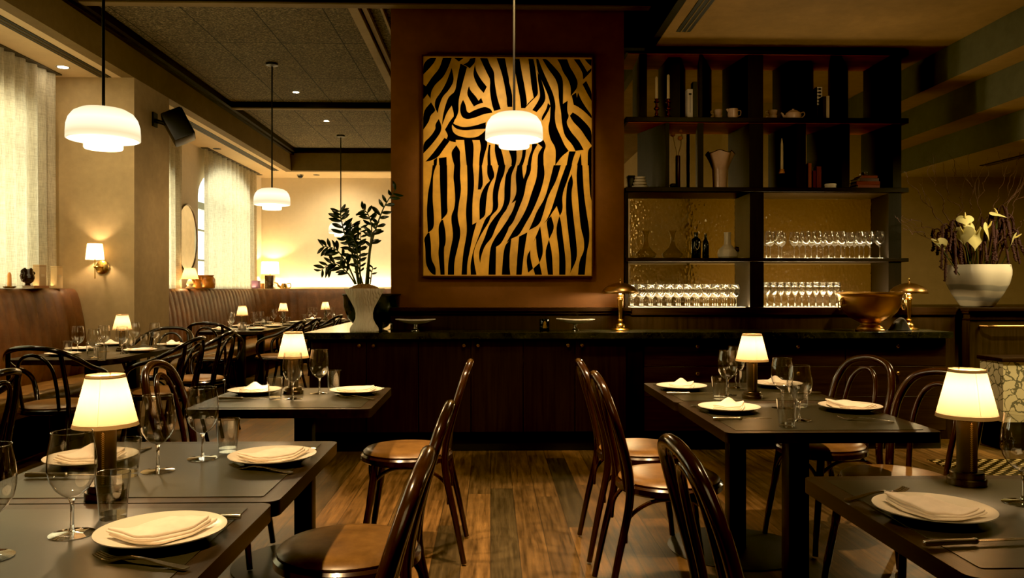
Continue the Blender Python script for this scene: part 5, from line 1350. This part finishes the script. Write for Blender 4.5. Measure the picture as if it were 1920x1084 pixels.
def anth(px, py, w_, tilt, yaw, seed, dy=-.22):
    c = fp(px, py, dy)
    fo = obj('flower', MB().tube(smooth_path([Vector((c.x * .3, c.y * .3, .14)), Vector((c.x * .75, c.y * .8, c.z * .7)), c + Vector((0, .012, 0))], 7), .0042, 7), 'stalk', fl)
    R = Matrix.Rotation(yaw, 4, 'Z') @ Matrix.Rotation(tilt, 4, 'X')
    out = []
    n = 40
    b = MB()
    def fn(u, v):
        a = 2 * PI * u; r = (1 - math.sin(a)) * .5 * (1 + .18 * abs(math.cos(a))) + .06
        x = 1.05 * math.sin(a) ** 3; z = -(13 * math.cos(a) - 5 * math.cos(2 * a) - 2 * math.cos(3 * a) - math.cos(4 * a)) / 15.
        z = -z; q = Vector((x * v, .22 * (x * v) ** 2 - .12 * v * (1 - v), -(-z) * v * 1.05 + .0))
        return tuple(R @ (q * w_) + c)
    b.grid(fn, n, 6); obj('spathe', b, 'spathe', fo, angle=180)
    dd = R @ Vector((0, -.45, .25)); obj('spadix', MB().tube([c + R @ Vector((0, -.02 * w_, .25 * w_)), c + R @ Vector((0, -.28 * w_, .55 * w_)), c + R @ Vector((0, -.45 * w_, .9 * w_))], [.007, .0075, .004], 8), 'spadix', fo)
for i, a in enumerate(((1830, 445, .115, .1, 0.1, 1), (1852, 432, .095, -.1, .9, 2), (1806, 440, .095, .2, -1.0, 3), (1810, 412, .075, -.7, -.4, 4), (1762, 457, .085, .8, -1.3, 5), (1873, 402, .08, -1.1, .5, 6), (1900, 450, .09, .4, 1.1, 7), (1820, 425, .07, -.5, .3, 8))): anth(a[0], a[1], a[2] * .84, *a[3:])
def amar(px, py, px2, py2, seed, dy):
    rnd = random.Random(seed); c = fp(px, py, dy); e = fp(px2, py2, dy - .06); top = c + Vector((0, 0, .03))
    P = smooth_path([Vector((c.x * .4, c.y * .4, .20)), c * .8 + Vector((0, 0, c.z * .22)), top, c.lerp(e, .35) + Vector((0, 0, .0)), e], 9); m = len(P)
    rad = [.006 if i < m * .45 else .013 * rnd.uniform(.7, 1.35) * (1.1 - .75 * (i / m)) + .003 for i in range(m)]
    b = MB().tube(P, rad, 9)
    for k in range(64):
        i = int(m * rnd.uniform(.45, .98)); b.ball(P[i] + Vector((rnd.uniform(-1, 1), rnd.uniform(-1, 1), rnd.uniform(-1, 1))) * .011, rnd.uniform(.004, .009), 6, 4)
    obj('amaranth', b, 'amaranth', fl, angle=30)
AM = [(1760, 445, 1757, 478), (1768, 432, 1765, 505), (1775, 440, 1772, 528), (1783, 432, 1789, 500), (1790, 445, 1793, 515), (1800, 440, 1803, 495), (1815, 450, 1818, 490), (1845, 440, 1850, 490), (1860, 415, 1868, 490), (1872, 405, 1880, 470), (1880, 420, 1892, 500), (1890, 425, 1905, 490), (1897, 415, 1912, 495), (1868, 440, 1862, 488), (1905, 440, 1922, 480), (1750, 440, 1750, 470), (1785, 425, 1780, 470), (1885, 400, 1898, 460), (1798, 430, 1812, 470), (1842, 420, 1838, 470)]
for i, a in enumerate(AM): amar(*a, i, -.22 + .1 * random.Random(i).random() if i % 3 else .05)

# ------------------------------------------------------------------ ledge behind the first banquette
ZLd = 1.2465
def lg(px, X=-3.985 + .06): return Vector((X, px_on_x(px, X), 1.2385))
XL1 = -3.92
def L1p(px, z=1.2461): return Vector((XL1 + .02, px_on_x(px, XL1), z))
q = L1p(60); t = thing('book', 'flat tan book under the wreath handled vase', 'book', q, .08)
obj('cover', MB().box(-.04, .06, -.13, .13, 0, .004).box(-.04, .06, -.13, .13, .018, .022).box(.057, .06, -.13, .13, .004, .018), 'tray_wood', t, smooth=False); obj('pages', MB().box(-.036, .056, -.126, .126, .0045, .0175), 'book_cream', t)
q = L1p(47); q.z += .0225; t = thing('vase', 'dark glossy vase with wreath shaped handles on the flat book', 'vase', q)
obj('body', MB().lathe([(.022, 0), (.024, .006), (.020, .012), (.045, .035), (.055, .065), (.045, .105), (.042, .14), (.036, .14), (.038, .105), (.0005, .04)], 24), 'dark_glaze', t)
for s in (-1, 1):
    pts = [(0, s * (.048 + .036 * math.sin(PI * k / 12)), .040 + .098 * k / 12) for k in range(13)]
    b = MB().tube(pts, .010, 8)
    for pt in pts[::1]: b.ball((pt[0] + random.uniform(-.006, .006), pt[1] + s * random.uniform(0, .008), pt[2]), .0125, 8, 6)
    obj('handle', b, 'dark_glaze', t)
q = L1p(13); t = thing('candle_holder', 'low brass dish holding a short amber candle', 'candle', q)
obj('dish', MB().lathe([(.030, 0), (.046, .006), (.048, .016), (.044, .016), (.0005, .008)], 28), 'brass', t); obj('candle', MB().lathe([(.016, .0085), (.014, .11), (.007, .128), (.0005, .13)], 16), 'orange_wax', t)
for (px, w_, h, lb, m) in ((64, .055, .205, 'tall tan paper box beside the wreath handled vase', 'box_paper'), (78, .050, .200, 'tall pale paper box next to the tan one by the curtain', 'box_paper_light')):
    q = L1p(px + 3); t = thing('paper_box', lb, 'box', (q.x - .03 + (.012 if px > 70 else -.012), q.y + .10 + (.115 if px > 70 else 0), q.z)); obj('box', MB().box(-.028, .028, -w_, w_, 0, h * .93, 0, .002), m, t); obj('lid', MB().box(-.029, .029, -w_ - .001, w_ + .001, h * .931, h, 0, .002), m, t)
    o = obj('printed_label', MB().box(.0284, .0288, -w_ * .5, w_ * .5, h * .5, h * .6), 'paper_label', t)
# ------------------------------------------------------------------ ledge behind the far banquette
def L2p(px, X=-3.95): return Vector((X, px_on_x(px, X), 1.2461))
q = L2p(356, -3.90); t = thing('table_lamp', 'small lamp with pleated amber shade below the oval mirror', 'table lamp', q)
obj('base', MB().lathe([(.055, 0), (.058, .01), (.03, .03), (.045, .06), (.03, .10), (.015, .12), (.0005, .121)], 24), 'cream_ceramic', t)
obj('shade', MB().shell([(.105, .125), (.062, .265)], 40, lobe=20, lamp=.03), 'pleated_shade', t); lamp('POINT', 'pleated_bulb', q + Vector((0, 0, .19)), 2.5, (1, .66, .3), .02)
for px, r, h, lb in ((367, .085, .115, 'small amber stoneware jar beside the larger one'), (385, .135, .185, 'large amber stoneware jar with wide lip below the sheer curtain')):
    q = L2p(px); t = thing('stoneware_jar', lb, 'jar', q, 0, 'amber stoneware jars')
    obj('body', MB().lathe([(r * .8, 0), (r * .93, .01), (r, h * .4), (r * .97, h * .72), (r * .78, h * .88), (r * .80, h * .93), (r * .88, h), (r * .7, h), (r * .7, h * .6), (.0005, h * .4)], 32), 'amber_glaze', t)
    for s in (-1, 1): obj('lug', MB().tube([(0, s * r * .86, h * .86), (0, s * r * 1.04, h * .80), (0, s * r * 1.0, h * .66)], .012, 8), 'amber_glaze', t)
X3 = -3.93
q = Vector((-3.90, 14.26, 1.2386)); t = thing('table_lamp', 'mottled square based lamp with wide drum shade in the far corner', 'table lamp', q)
hs = W(500, 514, q.y).z - q.z; ht = W(500, 491, q.y).z - q.z
obj('base', MB().box(-.075, .075, -.075, .075, 0, hs - .02, 0, .008), 'dark_glaze', t); obj('neck', MB().tube([(0, 0, hs - .0195), (0, 0, hs + .06)], .012, 10), 'brass', t)
obj('shade', MB().shell([(.158, hs), (.145, ht)], 40), 'far_shade', t); lamp('POINT', 'corner_bulb', q + Vector((0, 0, (hs + ht) / 2)), 9, (1, .76, .4), .03)
q = L2p(480, X3); tag(obj('candle', MB().box(-.06, .06, -.06, .06, 0, .135, 0, .01), 'violet_box', None, q), 'square violet block candle in the far corner', 'candle')
q = L2p(491, X3 + .03); tag(obj('votive', MB().lathe([(.035, 0), (.045, .005), (.045, .09), (.038, .09), (.036, .03), (.0005, .03)], 20), 'orange_wax', None, q), 'small orange votive cup between violet candle and lamp', 'candle')
q = Vector((WX(528, 14.0), 14.0, 1.2461)) ; q.y = 14.17; q.z = 1.2386; t = thing('watering_jug', 'small greenish jug with curved spout on the far ledge', 'jug', q)
obj('body', MB().lathe([(.055, 0), (.065, .01), (.062, .05), (.045, .085), (.04, .10), (.0005, .10)], 24), 'brass', t)
obj('spout', MB().tube(smooth_path([(-.05, 0, .03), (-.10, 0, .06), (-.12, 0, .10), (-.17, 0, .115)], 6), [.02] * 8 + [.014] * 6 + [.010] * 5, 10), 'brass', t)
obj('handle', MB().tube(smooth_path([(.05, 0, .09), (.10, 0, .10), (.12, 0, .06), (.10, 0, .02), (.06, 0, .02)], 6), .010, 8), 'brass', t)

# ================================================================== light
def day(y0, y1, z0, z1, pw, x=XW - .30):
    lamp('AREA', 'daylight', (x, (y0 + y1) / 2, (z0 + z1) / 2), pw, (.93, 1.0, .84), y1 - y0, (0, -PI / 2, 0), None, .5, None).data.shape = 'RECTANGLE'
    d = bpy.data.lights[-1]
for (y0, y1, zt_, ar), pw in zip(wins, (38, 24, 25)):
    o = lamp('AREA', 'daylight', (XW - .30, (y0 + y1) / 2, (1.22 + zt_ + ar) / 2), pw, (1.0, .97, .76), zt_ + ar - 1.22, (0, -PI / 2, 0)); o.data.shape = 'RECTANGLE'; o.data.size_y = y1 - y0
# cove light washing the far wall from behind the banquette
o = lamp('AREA', 'cove_light', (-2.2, 14.42, 1.27), 14, (1, .80, .50), 3.2, (PI, 0, 0)); o.data.shape = 'RECTANGLE'; o.data.size_y = .10
o = lamp('AREA', 'cove_light', (-3.95, 11.3, 1.27), 4, (1, .70, .34), .06, (PI, 0, 0)); o.data.shape = 'RECTANGLE'; o.data.size_y = 5.0
o = lamp('AREA', 'cove_light', (-3.95, 5.6, 1.27), 1.5, (1, .70, .34), .06, (PI, 0, 0)); o.data.shape = 'RECTANGLE'; o.data.size_y = 4.0
WARM = (1, .66, .32)
for (x, y, tx, ty, pw, sp) in ((-.9, 1.5, -.85, 1.7, 90, 46), (-.9, 3.4, -.85, 3.65, 70, 42), (1.18, 3.1, 1.15, 3.4, 80, 48), (1.3, 1.4, 1.2, 1.7, 60, 44), (.15, 3.0, .1, 3.6, 90, 52), (.1, 4.9, .1, 4.9, 50, 52), (-2.95, 6.2, -2.95, 6.3, 60, 46), (-2.9, 9.9, -2.9, 10., 70, 46), (-2.7, 12.2, -2.7, 12.3, 60, 46), (-1.9, 7.5, -1.9, 7.5, 55, 60)):
    lamp('SPOT', 'ceiling_spot', (x, y, 3.50), pw * 1.9, WARM, .04, None, sp, .6, None, (tx, ty, 0))
for (x, y, tx, ty, tz, pw) in ((-3.55, 6.2, -3.6, 7.4, 1.6, 30), (-3.6, 4.9, -3.6, 4.9, 0, 22), (-3.6, 9.8, -3.8, 9.9, 1, 26), (-3.6, 12.6, -3.7, 13.2, 1, 22), (-2.6, 13.3, -2.6, 14.5, 1.7, 45), (-1.2, 13.3, -1.2, 14.5, 1.7, 40)):  # last two are washers added to brighten the back wall
    lamp('SPOT', 'soffit_and_fill_spot', (x, y, 3.2), pw * .72, (1, .80, .50), .05, None, 105, .9, None, (tx, ty, tz))
lamp('AREA', 'bay_bounce', (-2.2, 5.6, 1.9), 4, (1, .82, .52), 1.6, None, None, .5, None, (-3.4, 7.2, 2.9))
lamp('SPOT', 'shelf_spot', (2.2, 3.2, 3.15), 13, (1, .70, .32), .05, None, 50, .8, None, (2.3, 6.6, 2.25))
for x in (3.0, 1.3): lamp('SPOT', 'counter_fill_spot', (x, 5.3, 3.2), 85 if x > 2 else 40, WARM, .05, None, 40, .7, None, (x, 6.2, .9))  # added, without fittings, to brighten the copper bowl and worktop
lamp('SPOT', 'art_spot', (.14, 4.6, 3.45), 75, (1, .68, .26), .04, None, 44, .8, None, ((XA0 + XA1) / 2, YA, 2.25))
# strip under the glass shelves and behind the shelf glasses
for a, b_, pw in ((1182, 1404, 3.5), (1434, 1662, 4.0)):
    o = lamp('AREA', 'shelf_strip', ((FX(a) + FX(b_)) / 2, YF + .045, ZLG + .004), pw, (1, .78, .42), FX(b_) - FX(a), (PI, 0, 0)); o.data.shape = 'RECTANGLE'; o.data.size_y = .02
o = lamp('AREA', 'shelf_strip', ((FX(1434) + FX(1662)) / 2, YF + .02, ZA + .004), 2.2, (1, .8, .45), FX(1662) - FX(1434), (PI * .95, 0, 0)); o.data.shape = 'RECTANGLE'; o.data.size_y = .015
lamp('AREA', 'behind_shelf_fill', (2.9, 7.45, 1.0), 5.5, (1, .74, .36), 1.4, None, None, .5, None, (2.9, 8.57, 2.0))  # hidden behind the ledge, added to lighten the wall behind the bookcase
lamp('SPOT', 'far_wall_fill_spot', (1.4, 13.0, 3.1), 60, (1, .86, .56), .05, None, 90, .8, None, (1.5, 14.5, 1.9))  # added so the far wall looks bright through the hammered glass
lamp('AREA', 'right_room', (4.9, 5.6, 2.40), 22, (1, .78, .40), .8, (0, 0, 0))
lamp('AREA', 'front_fill', (.2, -2.2, 3.3), 12, (1, .74, .36), 2.5, (math.radians(25), 0, 0))  # unseen soft fill light added behind the camera
lamp('SPOT', 'marble_spot', (4.1, 4.9, 2.40), 75, (1, .78, .36), .03, None, 40, .6, None, (4.2, 6.0, .4))
lamp('SPOT', 'vase_spot', (4.0, 5.8, 2.40), 12, (1, .78, .42), .03, None, 40, .7, None, (4.05, 6.7, 1.3))
w = bpy.data.worlds.new('world'); bpy.context.scene.world = w; w.use_nodes = True
bgn = w.node_tree.nodes['Background']; bgn.inputs[0].default_value = (.85, .95, .9, 1); bgn.inputs[1].default_value = 1.0

# ================================================================== camera
cd = bpy.data.cameras.new('camera'); cam = bpy.data.objects.new('camera', cd); COL.objects.link(cam)
cd.sensor_width = 36; cd.lens = F / 1920 * 36; cam.location = (0, 0, H); cam.rotation_euler = (PI / 2, 0, -PSI); cd.clip_start = .02
bpy.context.scene.camera = cam
sc = bpy.context.scene
sc.view_settings.view_transform = 'Standard'; sc.view_settings.look = 'None'; sc.view_settings.exposure = 1.38
vs_ = sc.view_settings; vs_.use_curve_mapping = True; vs_.curve_mapping.black_level = (.0017, .0013, .0014); vs_.curve_mapping.white_level = (.97, 1.01, 1.07); vs_.curve_mapping.update()
sc.cycles.max_bounces = 10; sc.cycles.transparent_max_bounces = 40; sc.cycles.transmission_bounces = 8; sc.cycles.glossy_bounces = 5; sc.cycles.diffuse_bounces = 4
sc.cycles.sample_clamp_indirect = 4.0; sc.cycles.caustics_reflective = False; sc.cycles.caustics_refractive = False; sc.cycles.use_denoising = True
